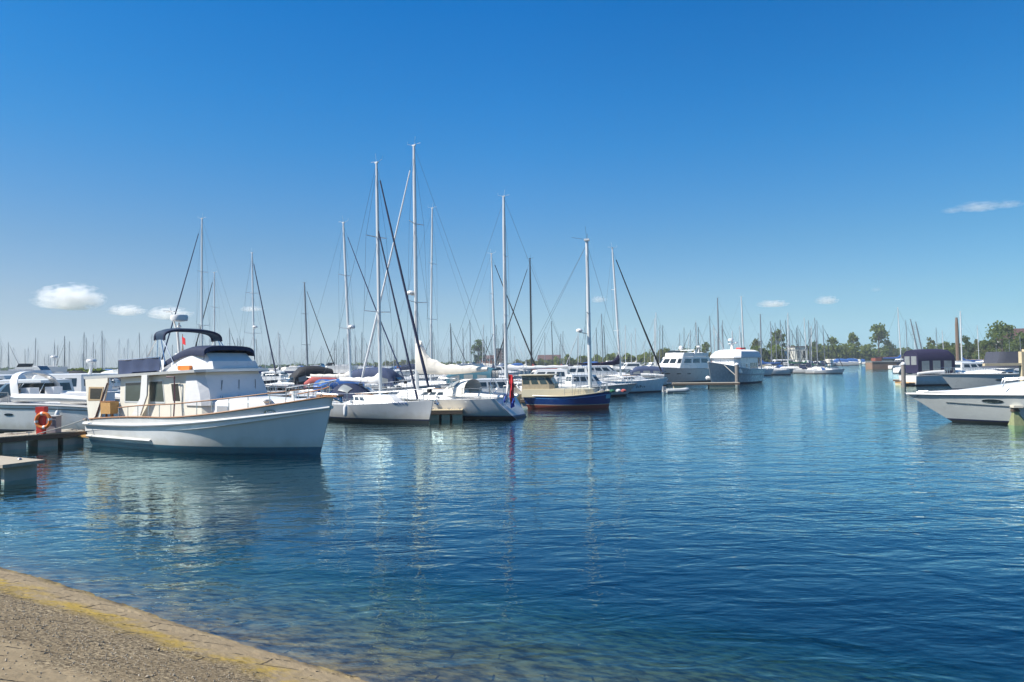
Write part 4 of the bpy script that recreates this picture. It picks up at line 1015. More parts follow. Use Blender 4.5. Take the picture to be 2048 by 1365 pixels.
mb.build('rigging', WIRE, E_)
MB().tube([(1.42, 0, zE * .56), (1.42, -1.0, zE * .565)], .03, 5).tube([(1.42, 0, zE * .56), (1.42, 1.0, zE * .565)], .03, 5).build('spreader', ALU, E_)
pr_ = (.85, -.35, zE * .46); MB().lathe([(.06, -.11), (.2, -.08), (.22, 0), (.16, .09), (.04, .12)], pr_, 12).build('radar_dome', PLWHITE, E_)
MB().tube([(1.4, 0, zE * .44), (pr_[0], pr_[1], pr_[2] - .12)], .03, 5).build('radar_bracket', ALU, E_)
rails(hE, E_, .5, .95, 5, .5, .014); pulpit(hE, E_, .55, .9)
q = [hE.pt(.952, .62, -1, .01), hE.pt(.992, .62, -1, .01), hE.pt(.992, .86, -1, .01), hE.pt(.952, .86, -1, .01)]
MB().slab(q, .012, .02).build('number_plate', mat('plate_cyan', (.10, .42, .55), .4, var=0), E_)
strokes(hE, E_, .955, .99, .68, .8, HULLLB, n=3, r=.012, seed=2)
# dock lines crumpled gear on its foredeck
for k in range(5): MB().lathe([(.05, 0), (.16, .03), (.18, .12), (.08, .2)], (2.2 + .35 * k, .3 * math.sin(k * 2.3), 1.0), 8).build('deck_gear', (GREYPL, ROPE, GREENCV, PLWHITE, REDCV)[k], E_)
# C: pale blue sloop with outboard
cC, rC, LC_ = moor(W(1322, 784), W(1203, 788), 1.2, 1)
hx = at(1243, 760, 64)
C_, hC = sailboat('sloop', 'pale blue hulled sloop with violet sail cover and an outboard motor on its stern', 'sloop', tuple(cC), rC,
    L=LC_, B=2.9, mh=at(1227, 482, 62.5).z, mx=-.13, fs=1.15, fm=1.12, fb=1.32, rb=.45, rs=.1, rake=.045, hullm=HULLLB, af=NAVYAF, stripe=NAVYAF, genoa=BLACKCV, genoa_r=.10, cover=PURPLE, cover_peak=1.0,
    boom_z=1.35, boom_l=4.2, hood=None, lod=2, mr=.10, wheel=False, windows=3)
strokes(hC, C_, .52, .68, .45, .75, BLK, n=5, r=.02, seed=9)
mb = MB(); xs_ = hC.pt(0, .8).x - .3; mb.box((xs_, -.6, .95), (.34, .36, .55)); mb.build('outboard_motor', GREYPL, C_)
MB().box((xs_, -.6, .3), (.16, .14, .9)).build('outboard_leg', ALUG, C_)
c_, _ = W(1352, 786), 0
o = empty('dinghy', 'small grey inflatable dinghy with a grey outboard floating right of the pale blue sloop bow', 'dinghy', (c_.x, c_.y, 0), R(10))
MB().tube([(-1.1, -.5, .2), (.6, -.5, .22), (1.1, -.2, .28), (1.1, .2, .28), (.6, .5, .22), (-1.1, .5, .2)], .17, 8).build('tube', HULLG, o)
MB().box((-.1, 0, .12), (1.9, .8, .06)).build('floor', GREYPL, o)
MB().box((-1.15, 0, .45), (.28, .26, .34)).box((-1.2, 0, .1), (.1, .1, .5)).build('outboard_motor', GREYPL, o)
# other masts that stand out
def yb(label, px, Y, tx, ty, rz, L, **k):
    c, H_ = mast_at(px, Y, tx, ty, R(rz), L, k.get('mx', .06)); k.setdefault('lod', 1); k.setdefault('group', None)
    rk = k.pop('rake', None)
    if rk is None: rk = 0.0
    return sailboat('sailing_yacht', label, 'sailing yacht', tuple(c), R(rz), L=L, mh=H_, rake=rk, **k)
yb('white yacht with the tall thin mast just right of the highest mast, two spreaders', 861, 66, 851, 418, 160, 11.5, hood=NAVY, cover=BLUECV, mr=.10, B=3.6, rake=.02)
yb('white yacht with dark furled genoa behind the cream covered boom', 991, 72, 986, 508, -15, 9.5, genoa=BLACKCV, hood=BLUECV, cover=NAVY, mr=.10, rake=.02)
yb('yacht with a black mast and crossing dark stays in the middle of the marina', 1063, 84, 1069, 518, 172, 10, mastm=ALUD, genoa=BLACKCV, genoa_r=.08, cover=REDCV, mr=.11, hullm=HULLN, rake=.0)
I_, hI = yb('white yacht with radar dome halfway up its leaning mast, left of the tallest masts', 702, 52, 684, 445, -25, 10, genoa=NAVYG, genoa_r=.06, hood=BLUECV, cover=CREAMCV, cover_peak=.25, radar=.37, mr=.10, rake=.045)
yb('yacht with slim grey mast and thin dark furled genoa, right of the trawler bimini', 616, 86, 610, 566, -20, 9, genoa=BLACKCV, genoa_r=.07, mastm=ALUG, cover=NAVY, mr=.11, rake=.035)
K_, hK = yb('black hulled yacht seen bow on with brown tarpaulin over its cockpit', 509, 76, 500, 506, -42, 9.5, hullm=HULLN, af=BLACKAF, stripe=HULLW, genoa=NAVY, genoa_r=.09, hood=TAN, cover=TAN, cover_peak=.3, mr=.10, B=3.3, rake=.03, fb=1.6, fm=1.3, fs=1.3, radar=.41)
yb('yacht with the tallest mast above the trawler bimini and a dark furled genoa leaning left', 404, 66, 402, 438, 165, 11, genoa=NAVYG, genoa_r=.08, cover=NAVY, mr=.10, rake=.0)
yb('yacht with the short mast right of the trawler bimini mast pair', 429, 88, 429, 546, 160, 9, genoa=BLACKCV, genoa_r=.09, cover=NAVY, mr=.08, rake=.0)
yb('yacht with slim grey mast standing behind the grey steel yacht wheelhouse', 1438, 122, 1437, 597, 170, 10, mastm=ALUG, cover=NAVY, hood=NAVY, mr=.12)
yb('yacht with the bright white mast behind the round post of the grey yacht', 1489, 128, 1485, 594, -12, 10, cover=WHITECV, mr=.14, rake=.02)
yb('yacht with the thin mast right of the grey steel yacht', 1523, 132, 1523, 630, 170, 9, mastm=ALUG, cover=BLUECV, mr=.12)

# ---- second row cruisers and sheds of canvas in the left half
def cr(label, px, Y, rz, **k):
    p = at(px, 735, Y); return cruiser('motor_cruiser', label, (p.x, Y, 0), R(rz), **k)
V_, hV = cruiser('motor_cruiser', 'white open cruiser with rounded arch behind the lifebuoy pontoon at the left edge', tuple(W(18, 872) + Vector((-.6, 2.6, 0))), R(171), L=9.0, B=3.2, fs=1.25, fm=1.42, fb=1.75, rb=1.3,
    hullm=HULLW, cove=STRIPEG, arch=True, arch_x=.04, screen=True, trunk_h=.35, ports=2, boot=.12, xs=.10, lod=2)
fender(-2.8, 1.72, .8, V_, .1, .5); MB().box((-3.2, .3, 1.62), (1.7, 1.5, .5)).build('sun_pad', WHITECV, V_)
cr('white flybridge cruiser with grey windows beyond the arch boat at the left', 118, 45, 175, L=10.5, B=3.6, fs=1.2, fm=1.3, fb=1.6, house=(-2.6, 2.2, 1.35, 1.3), fly=False, radar=True, arch=False, hullm=GEL, ports=2, lod=1, trunk_h=.4)
cr('white hardtop cruiser with open back at the far left behind the arch boat', 22, 52, 10, L=9.5, B=3.3, house=(-2.0, 1.4, 1.5, .9), fly=False, canopy=None, lod=1, hullm=HULLG)
cr('small cruiser under a royal blue cover between the arch boat and the trawler', 112, 36.5, 170, L=4.2, B=1.7, fs=.55, fm=.6, fb=.8, trunk=False, screen=False, canopy=BLUECV, canopy_h=.85, swim=False, lod=1)
cr('white cruiser with low rounded coachroof just left of the trawler stern roof', 222, 70, 20, L=10.5, B=3.6, house=(-3, 2.0, 1.35, 1.2), hullm=HULLW, lod=1, radar=False)
cr('white flybridge cruiser between the arch boat and the green hedge', 60, 66, 170, L=11, B=3.8, fs=1.3, fm=1.4, fb=1.7, house=(-3, 2.4, 1.3, 1.2), fly=True, radar=True, lod=1)
cr('grey canvas covered cruiser at the left edge in the second row', 8, 74, 5, L=8.5, B=3.1, canopy=NAVYG, lod=1)
cr('white cruiser with black canopy at the left in the third row', 178, 92, 8, L=8.5, B=3.1, canopy=BLACKCV, lod=1)
cr('black canvas covered motor boat right of the black hulled yacht', 588, 66, -150, L=7.5, B=2.9, canopy=BLACKCV, canopy_h=1.7, hullm=HULLN, lod=1)
cr('low boat under a steel blue tarpaulin behind the trawler foredeck', 642, 50, -165, L=6.5, B=2.6, fs=.8, fm=.85, fb=1.1, trunk=False, screen=False, canopy=BLUECV, canopy_h=1.0, lod=1, swim=False)
cr('small launch with faded red cover between the black canvas boat and the white masts', 616, 58, -170, L=5.0, B=2.2, fs=.8, fm=.9, fb=1.0, trunk=False, screen=False, canopy=REDCV, canopy_h=1.1, lod=1, swim=False)
cr('white cruiser with green tinted windows behind the cream sprayhood', 1000, 47.5, 8, L=6.5, B=2.6, fs=.8, fm=.9, fb=1.1, house=(-1.8, 1.4, 1.0, .8), lod=1, hullm=HULLC)
cr('white low cabin cruiser between the leaning mast yacht and tallest masts', 735, 62, 172, L=9, B=3.2, house=(-2.4, 1.8, 1.2, 1.0), lod=1)
cr('white cruiser with blue canopy behind the dark furled genoa', 792, 58, -12, L=8.5, B=3.1, canopy=NAVYG, lod=1)
cr('white cruiser with teal canopy behind the cream covered boom', 905, 62, 165, L=8.5, B=3.1, canopy=mat('canvas_teal', (.03, .12, .17), .8), lod=1)
cr('white cruiser with dark windows beyond the long white boom', 1085, 68, 170, L=9, B=3.2, house=(-2.6, 1.8, 1.15, 1.0), lod=1)
cr('beige cabin launch beyond the blue motor sailer bow', 1172, 60, 10, L=7, B=2.7, fs=.8, fm=.9, fb=1.1, house=(-1.6, 1.3, 1.0, .7), lod=1, hullm=HULLG)
cr('white cruiser with grey canopy right of the violet sail cover', 1262, 84, 174, L=8, B=3.0, canopy=NAVYG, canopy_h=1.1, lod=1)
for i_, (px_, Y_, h_, L_, ps_) in enumerate(((32, 40, 176, 8.5, 'just behind the open arch boat'), (85, 56, 8, 9.5, 'in the second row at left'), (150, 58, 172, 9.5, 'left of the trawler stern'), (215, 84, 10, 9, 'above the trawler aft deck'), (660, 72, 170, 9, 'behind the leaning radar mast yacht'), (770, 76, 12, 9.5, 'behind the dark genoa yacht'), (850, 80, 172, 9, 'under the cream boom cover'), (960, 82, 8, 9.5, 'behind the cream sprayhood'), (1130, 84, 172, 9, 'behind the motor sailer mast'), (1205, 92, 10, 9, 'behind the violet cover'))):
    cr('white sleek cabin cruiser with dark side windows, ' + ps_, px_, Y_, h_, L=L_, B=3.3, fs=1.15, fm=1.25, fb=1.6, house=(-L_ * .3, L_ * .22, 1.15, 1.3), lod=1, hullm=GEL, fly=i_ % 3 == 1)
# N: white motor yacht left of the steel yacht
cN, rN, LN = moor(W(1286, 770), W(1436, 762), 1.8, -1)
N_, hN = cruiser('motor_yacht', 'white flybridge motor yacht with wrap-around dark windows and arch, left of the grey steel yacht', tuple(cN), rN, L=LN, B=4.0, fs=1.75, fm=1.9, fb=2.35, rb=1.3, hullm=HULLG, stripe=STRIPEG,
    house=(-LN * .40, LN * .16, 1.55, 1.5), trunk_h=.35, fly=True, radar=True, ports=3, lod=2, cat='motor yacht')
for sd in (-1, 1): MB().prism([(-2.9, 3.3), (-2.2, 3.3), (-2.7, 4.35), (-3.2, 4.35)], sd * 1.4 - .06, sd * 1.4 + .06).build('arch_leg', GEL, N_)
MB().box((-2.9, 0, 4.38), (.8, 2.95, .1)).build('arch_top', GEL, N_)
MB().lathe([(.1, 0), (.28, .15), (.3, .35), (.2, .52), (.05, .6)], (-2.9, -.8, 4.43), 12).build('satellite_dome', PLWHITE, N_)
# O: grey steel yacht
cO, rO, LO = moor(W(1424, 771), W(1531, 765), 2.0, -1)
O_ = empty('steel_yacht', 'big grey steel motor yacht with rounded white wheelhouse and mast, bow towards the pontoon post', 'motor yacht', tuple(cO), rO)
hO = Hull(LO, 4.4, 1.7, 1.8, 2.75, rb=1.0, rs=.1, ts=.9, ws=.85, tm=.38, pd=2.2, pw=1.35, kw=.85, dr=.6, boot=.18, b2=.22, fp=1.0, se=1.3)
hO.mesh(26, 7).build('hull', [mat('hull_grey_steel', (.46, .47, .46), .25, var=.08, coat=.4), NAVYAF, NAVYAF], O_, ang=50)
hO.deck(.3, .05).build('deck', GEL, O_)
for sd in (-1, 1):
    MB().tube(hO.line(0, 1, 24, 0, .0, sd), .05, 6).build('cap_rail', GEL, O_)
    MB().tube([hO.pt(t, .62 * hO.sheer(t), sd, .04) for t in [i / 24 * .8 for i in range(25)]], .06, 6).build('rub_rail', GREYPL, O_)
ow = [ring(1.4, -4.0, 2.6, 1.85, .7, 1.35), ring(2.6, -4.0, 2.45, 1.82, .7, 1.3), ring(3.25, -4.0, 2.3, 1.80, .7, 1.28)]
cabin(ow, O_, GEL, 'superstructure', .02)
orf = [ring(3.22, -4.7, 2.75, 2.0, .8, 1.4), ring(3.55, -4.75, 2.55, 1.95, .8, 1.3), ring(4.0, -4.6, 1.9, 1.7, .8, 1.0), ring(4.2, -4.3, 1.3, 1.25, .6, .8)]
cabin(orf, O_, WHITECV, 'wheelhouse_cover', .05)
for sg in (4, 0):
    window(ow, 0, sg, *(.12, .16) if False else (.30, .38), .5, .85, O_, GLASS, STEEL)
    for k in range(4): MB().slab(quad(ow, 0, sg, .55 + k * .11 if sg == 4 else .37 - k * .11, .63 + k * .11 if sg == 4 else .45 - k * .11, .35, .98), .012, .02).build('window', GLASSG, O_)
mb = MB(); mb.tube([(-.2, 0, 4.1), (-.35, 0, 5.6)], [.22, .09], 8); mb.box((-.3, 0, 5.0), (.5, .9, .08)); mb.tube([(-.35, 0, 5.5), (-.4, 0, 6.6)], .03, 5); mb.build('mast', GEL, O_)
MB().lathe([(.06, -.12), (.34, -.1), (.36, .02), (.3, .14), (.05, .18)], (.1, .0, 5.45), 12).build('radar_dome', PLWHITE, O_)
MB().box((-.25, .5, 5.1), (.5, .3, .14)).build('radar_scanner', PLWHITE, O_)
MB().loft([ring(4.12, -3.4, -2.2, .5, .3, .3), ring(4.5, -3.3, -2.3, .42, .3, .25)]).build('deck_cushion', RED, O_)
rails(hO, O_, .45, .97, 6, .55, .018); 
MB().box((-LO / 2 - .5, 0, .42), (1.0, 3.4, .1)).build('swim_platform', GEL, O_)
for y_ in (-1.6, 1.6): MB().tube([(-LO / 2 + .1, y_, 1.6), (-4.65, y_ * 1.1, 3.25)], .06, 6).build('post', GEL, O_)
pp = at(1473, 776, 82)
q0 = O_.matrix_world
MB().tube([tuple(Matrix.Rotation(-rO, 3, 'Z') @ (Vector((pp.x, pp.y - .3, 1.0)) - cO)), tuple(hO.sp(.86, 1, 1))], .035, 5).build('mooring_line', ROPE, O_)
for k, px_ in enumerate((1416, 1437)):
    f_ = at(px_, 768, 84); o = empty('fender_buoy', ('left', 'right')[k] + ' one of two white ball fenders lying on the pontoon before the grey yacht', 'fender', (f_.x, f_.y, .82), 0, 'ball fenders on the pontoon')
    MB().lathe([(.03, -.24), (.2, -.2), (.3, 0), (.2, .2), (.05, .27)], (0, 0, 0), 12).build('ball', PLWHITE, o); MB().tube([(0, 0, .27), (.05, 0, .36), (.1, 0, .27)], .03, 5).build('eye', RUBBER, o)

# ---- right side boats
rR = math.atan2((W(2020, 848) - W(1917, 845)).y, (W(2020, 848) - W(1917, 845)).x) + math.pi
LR = 10.0; bR = W(1920, 846)
cR_ = bR - Vector((math.cos(rR), math.sin(rR), 0)) * LR / 2 + Vector((0, 0.55, 0))
R_, hR = cruiser('speed_cruiser', 'big white open cruiser with long raked bow and oval portlights at the right edge', tuple(cR_), rR, L=LR, B=3.4, fs=1.35, fm=1.42, fb=1.32, rb=1.9, rs=.1,
    hullm=HULLG, trunk=False, screen=False, ports=0, lod=2, boot=.10, cat='speed boat', bowrail=False, rubm=GEL)  # pale grey hull colour has the shade of the flared side painted in
for sd in (-1, 1): MB().tube([hR.pt(t, lerp(.70, .98, t ** 3), sd, .012) for t in [i / 24 * .93 for i in range(25)]], .022, 5).build('hull_stripe', STRIPEG, R_)
# domed foredeck and portlights
rs_ = [[hR.sp(t, 1, sd, -.05) * 1.0 for t, sd in [(1 - .02, -1)] + [(t, -1) for t in (.9, .8, .7, .6, .5, .4)] + [(t, 1) for t in (.4, .5, .6, .7, .8, .9)] + [(1 - .02, 1)]]]
def dome(k, dz_): return [Vector((p.x * (1 if p.x < 2 else 1) - .25 * k * max(0, p.x) * .4, p.y * (1 - .30 * k), 1.36 + dz_ * max(0, min(1, (5.9 - p.x) / 4.0)))) for p in rs_[0]]
MB().loft([dome(0, 0), dome(.25, .30), dome(.8, .52), dome(1.8, .62)]).build('foredeck', GEL, R_, ang=50)
for t, w_ in ((.80, .030), (.66, .032), (.52, .032)):
    for sd in (-1, 1):
        rg = [[hR.pt(t + w_ * f * math.cos(a), 1.02 + .085 * f * math.sin(a), sd, o_) for a in [2 * math.pi * j / 18 for j in range(18)]] for f, o_ in ((1, -.02), (1, .02), (.85, .022))]
        MB().loft(rg).build('porthole', GLASS, R_)
mb = MB(); mb.tube([(5.9, 0, 1.40), (6.35, 0, 1.34), (6.5, 0, 1.15)], .035, 6); mb.tube([(6.3, -.18, 1.2), (6.55, 0, 1.1), (6.3, .18, 1.2)], .035, 6); mb.build('anchor', STEEL, R_)
for sd in (-1, 1): MB().tube([Vector((3.1, sd * 1.25, 1.62)), Vector((3.0, sd * 1.25, 1.92)), Vector((1.6, sd * 1.32, 2.08)), Vector((.4, sd * 1.3, 2.05))], .022, 6).build('grab_rail', STEEL, R_)
cQ = at(1985, 740, 62)
Q_, hQ = cruiser('motor_cruiser', 'white cruiser with dark mesh windbreak and slot windows, right of the violet canopy boat', (cQ.x + .9, 62, 0), R(178), L=8.6, B=3.2, fs=1.35, fm=1.45, fb=1.5, rb=1.2, hullm=HULLG, trunk_h=.3, screen=False, lod=2, ports=2)
MB().loft([ring(1.9, -4.6, 1.2, 1.35, .5, 1.0), ring(3.35, -4.6, .8, 1.3, .5, .95)], cap=False).build('windbreak', mat('mesh_windbreak', (.05, .055, .075), .7, var=.3, vscale=5), Q_)
cP = at(1860, 740, 74)
P_, hP = cruiser('motor_cruiser', 'white cabin cruiser under a violet blue canopy with clear windows, at the right', (cP.x + 1.5, 74, 0), R(4), L=8.0, B=3.2, fs=1.05, fm=1.15, fb=1.35, rb=1.0, hullm=HULLW, canopy=PURPLE, canopy_h=2.45, flat=True, lod=2, xs=.0)
o = at(2044, 740, 46)
o_ = empty('timber_frame', 'tan timber post and beam frame cut by the right edge above the open cruiser', 'frame', (o.x, 46, 0), R(0))
MB().box((.1, 0, 1.6), (.4, .3, 3.3)).build('post', TANW, o_); MB().box((-.9, 0, 2.42), (3.2, .25, .16)).build('beam', TANW, o_); MB().box((.45, .02, 2.95), (.6, .3, .9)).build('head_board', TANW, o_)

# far right shore boats
cr('white cabin boat moored by the brown quay before the far shore', 1802, 186, 175, L=8.5, B=3, house=(-2.2, 1.6, 1.4, .6), lod=1, hullm=HULLC)
o = empty('quay_barge', 'long low brown barge across the channel before the far right shore', 'barge', tuple(at(1780, 737, 180)), R(2))
MB().box((0, 0, .7), (11, 3.2, 1.9)).build('hull', mat('barge_brown', (.24, .16, .11), .8, var=.3, vscale=1), o); MB().box((0, 0, 1.69), (11.2, 3.4, .12)).build('deck', CONC, o); MB().box((-3.5, 0, 2.3), (1.6, 2, .8)).build('deck_box', mat('rust_box', (.22, .07, .05), .8), o)
cr('white cabin boat with round portholes right of the grey steel yacht', 1560, 178, 168, L=11, B=3.4, fs=1.5, fm=1.5, fb=1.9, house=(-3.4, 2.4, 1.3, .8), lod=1, hullm=HULLC, ports=3)
cr('white cruiser with blue cover among the boats along the far quay', 1668, 268, 165, L=10, B=3.4, canopy=BLUECV, lod=0)
cr('second blue covered cruiser along the far quay', 1690, 282, 165, L=10, B=3.4, canopy=BLUECV, lod=0)
cr('white cabin boat with royal blue hull, moored right of the violet canopy', 1968, 128, 172, L=9, B=3.2, hullm=BLUECV, house=(-2, 1.8, 1.0, .9), lod=1)
for i_, (px_, Y_, h_, L_, ps_) in enumerate(((1900, 92, 176, 8.5, 'just right of the violet canopy'), (1948, 84, 6, 8.5, 'behind the slot windowed cruiser'), (2022, 86, 174, 9, 'above the open cruiser foredeck'), (1985, 104, 176, 9, 'behind the dark windbreak'), (1880, 150, 8, 8, 'beyond the violet canopy'), (2035, 120, 6, 9, 'at the right edge in the back row'))):
    cr('small white cabin cruiser, ' + ps_, px_, Y_, h_, L=L_, B=3.1, fs=1.1, fm=1.2, fb=1.5, house=(-L_ * .3, L_ * .2, 1.0, 1.1), lod=1, hullm=GEL)
cr('white low cruiser between the violet canopy and the mesh windbreak', 1925, 110, 8, L=9, B=3.2, house=(-2.2, 2.0, 1.1, 1.2), lod=1)
yb('dark brown masted old sailing barge behind the violet canopy', 1916, 136, 1917, 636, 175, 14, mastm=mat('brown_spar', (.16, .11, .075), .6), mr=.34, spr=0, hullm=HULLN, cover=TAN)
yb('white yacht with bright mast beside the brown masted barge', 1924, 124, 1926, 624, 172, 9, mr=.12, cover=BLUECV)
yb('yacht with mast leaning left behind the violet canopy', 1842, 130, 1812, 640, 5, 9, mr=.12, rake=.18, mastm=ALUG)
yb('second yacht with leaning grey mast behind the violet canopy', 1850, 140, 1822, 645, 5, 9, mr=.14, rake=.17, mastm=ALUG)

# ================================================================== the crowd of far boats
def mk(name, lod, **k):
    return sailboat('sailing_boat', '', 'sailing boat', (0, -500, 0), 0, lod=lod, **k)[0]
SPEC = [
 ('white hull, blue boom cover', dict(cover=BLUECV, mastm=ALU)),
 ('white hull, navy cover, grey mast', dict(cover=NAVY, mastm=ALUG, hood=NAVY)),
 ('navy hull, pale boom cover', dict(hullm=HULLN, cover=CREAMCV, mastm=ALU)),
 ('white hull, dark furled genoa', dict(cover=NAVY, genoa=BLACKCV, mastm=ALUG, genoa_r=.1)),
 ('white hull, white furled genoa', dict(cover=WHITECV, genoa=WHITECV, mastm=ALU, hood=CREAMCV)),
 ('cream hull, red boom cover', dict(hullm=HULLC, cover=REDCV, mastm=ALUG)),
 ('white hull, bare dark mast', dict(cover=None, mastm=ALUD, hood=BLUECV)),
 ('grey hull, green boom cover', dict(hullm=HULLG, cover=GREENCV, mastm=ALU)),
]
PROTO = []
for i, (d, k) in enumerate(SPEC):
    PROTO.append((d, mk('p', 0, L=9.5, B=3.1, mh=13.6, mr=.10, wire=.016, fs=1.05, fm=1.0, fb=1.3, **k)))
used = [False] * len(PROTO)
def zone(px):
    for a, t in ((0.0, 'at the far left edge'), (115, 'above the green hedge at the left'), (240, 'behind the trawler weather cloths'), (340, 'behind the trawler bimini'), (520, 'just right of the trawler'),
                 (670, 'behind the leaning radar mast'), (745, 'behind the two tallest masts'), (870, 'behind the cream boom cover'), (960, 'before the brick houses'), (1075, 'behind the long white boom'), (1150, 'behind the violet sail cover'),
                 (1245, 'left of the white motor yacht'), (1400, 'behind the grey steel yacht'), (1535, 'right of the grey steel yacht'), (1600, 'along the far quay in mid channel'), (1700, 'in front of the far right trees'))[::-1]:
        if px >= a: return t
    return 'at the left'
cnt = {}
def put(px, Y, kind, sc, rz):
    d, p = PROTO[kind]
    o = p if not used[kind] else copy_tree(p); used[kind] = True
    q = at(px, 730, Y); o.location = (q.x, Y, 0); o.rotation_euler = (0, R(random.uniform(-.8, .8)), R(rz)); o.scale = (sc, sc, sc)
    zn = zone(px); o['label'] = 'far sailboat with %s, %s' % (d, zn); o['group'] = 'far sailboats with %s, %s' % (d, zn)
    return o
def in_water(x, y):
    if y > 500: return False
    pts = [(-90, 520), (-20, 380), (42, 255), (66, 205)]
    if x > 64: return False
    for (x0, y0), (x1, y1) in zip(pts, pts[1:]):
        if y1 <= y <= y0: return x < x0 + (x1 - x0) * (y0 - y) / (y0 - y1) - 5
    return True
# masts of the photograph (px of the mast, top py), distance follows from a 12 to 14.5 m mast
MASTS = [(4, 690), (15, 684), (26, 694), (48, 698), (57, 694), (73, 675), (96, 708), (107, 684), (117, 690), (130, 684), (141, 682), (165, 705), (175, 675), (192, 698), (200, 661), (204, 672), (211, 676), (240, 677), (257, 676), (277, 665),
 (295, 690), (306, 694), (396, 646), (457, 656), (473, 676), (484, 674), (533, 690), (554, 662), (561, 668), (539, 702), (647, 694), (671, 680), (627, 702), (690, 697), (713, 692), (727, 664), (735, 700), (790, 700), (810, 676), (829, 690), (867, 666),
 (868, 664), (883, 702), (899, 646), (924, 655), (938, 640), (915, 690), (947, 698), (978, 700), (1028, 690), (1042, 702), (1050, 672), (1081, 700), (1093, 664), (1102, 642), (1113, 696), (1128, 662), (1140, 704), (1160, 690), (1176, 700), (1192, 655), (1201, 627),
 (1186, 700), (1208, 650), (1216, 690), (1255, 650), (1266, 665), (1270, 655), (1287, 680), (1300, 690), (1314, 671), (1328, 650), (1345, 690), (1372, 655), (1380, 666), (1399, 656), (1428, 650), (1444, 650), (1451, 640), (1540, 642), (1546, 655), (1550, 645),
 (1562, 640), (1572, 640), (1581, 625), (1598, 655), (1609, 635), (1616, 640), (1619, 655), (1627, 652), (1631, 635), (1640, 640), (1646, 650), (1655, 668), (1585, 660), (1594, 650), (1604, 665), (1577, 650)]
for i, (px, py) in enumerate(MASTS):
    hz = 740.5 - .0145 * px; hh = random.uniform(11.5, 14.5)
    Y = (hh - 3) * 1400 / (hz - py)
    for _ in range(14):
        q = at(px, 730, Y)
        if in_water(q.x, Y) and not (140 < Y < 175 and q.x < -60): break
        Y *= .94
    if not in_water(q.x, Y): continue
    hh = (hz - py) * Y / 1400 + 3
    put(px, Y, random.choice((0, 1, 1, 2, 3, 3, 4, 5, 6, 6, 7)), hh / 13.75, random.choice((0, 180)) + random.uniform(-22, 22))
n_ = 0
while n_ < 135:      # fillers between them, farther off or smaller
    px = random.uniform(0, 1560); hz = 740.5 - .0145 * px; Y = random.uniform(150, 420) if px < 1300 else random.uniform(140, 200)
    q = at(px, 730, Y)
    if not in_water(q.x, Y) or (140 < Y < 175 and q.x < -60): continue
    put(px, Y, random.randrange(8), random.uniform(.62, .98), random.choice((0, 180)) + random.uniform(-22, 22)); n_ += 1
for px, py, Y in ((1797, 614, 190), (1812, 640, 175), (1829, 648, 180), (1872, 655, 150), (1885, 660, 160), (1640, 660, 300), (1663, 668, 310), (1690, 690, 320), (1720, 690, 330), (1955, 650, 160), (1992, 690, 170), (2018, 680, 165), (2040, 670, 175)):
    hz = 740.5 - .0145 * px; q = at(px, 730, Y)
    put(px, Y if px > 1790 else 240, 0 if px % 2 else 1, ((hz - py) * (Y if px > 1790 else 240) / 1400 + 3) / 13.75, random.uniform(-15, 15)) if px > 1790 else None
# motor boats among them
CP = [('white hull and windowed cabin', dict(house=(-2.4, 1.8, 1.25, 1.0))), ('white hull and navy canopy', dict(canopy=NAVY)), ('white hull and cream canopy', dict(canopy=CREAMCV)), ('cream hull and flybridge', dict(house=(-2.4, 1.8, 1.25, 1.0), fly=True, hullm=HULLC)), ('white hull and royal blue canopy', dict(canopy=BLUECV))]
CPR = []
for d, k in CP: CPR.append((d, cruiser('cabin_cruiser', '', (0, -500, 0), 0, L=9, B=3.2, lod=0, cat='cabin cruiser', **k)[0]))
cu = [False] * 5; n_ = 0; spots = []
def putc(px, Y, kind, sc, rz):
    d, p = CPR[kind]; o = p if not cu[kind] else copy_tree(p); cu[kind] = True
    q = at(px, 730, Y); o.location = (q.x, Y, 0); o.rotation_euler = (0, 0, R(rz)); o.scale = (sc, sc, sc)
    zn = zone(px); o['label'] = 'far cruiser, %s, %s' % (d, zn); o['group'] = 'far cruisers, %s, %s' % (d, zn)
while n_ < 85:
    px = random.uniform(0, 1400); Y = random.uniform(95, 330); q = at(px, 730, Y)
    if not in_water(q.x, Y) or (140 < Y < 175 and q.x < -60): continue
    if any(abs(px - a) < 9 and abs(Y - b) < 12 for a, b in spots): continue
    spots.append((px, Y)); putc(px, Y, random.choice((0, 0, 0, 2, 3, 3, 1, 4)), random.uniform(.8, 1.1), random.choice((0, 180)) + random.uniform(-20, 20)); n_ += 1
for i in range(15):      # along the far quay
    u = i / 14; x = lerp(76, 166, u); y = lerp(203, 333, u) if u > .25 else lerp(203, 255, u * 2.2)
    px = 1024 + 1400 * (x - 1) / (y - 4)
    putc(px, y - 4, i % 5, random.uniform(.75, 1.0), 55 + random.uniform(-10, 10))
# long walkways between the rows
for k, (Y, x0, x1) in enumerate(((58, 560, 1180), (100, 20, 1230), (128, 300, 1260), (190, 560, 1200))):
    a, b = at(x0, 740, Y), at(x1, 740, Y); a.z = b.z = 0
    pontoon('long walkway pontoon %s' % ('in the nearest row behind the white yachts', 'in the second row of berths', 'in the third row of berths', 'in the farthest row of berths')[k], a, b, 1.8, .5, floats=((0, 1),), group='walkway pontoons')

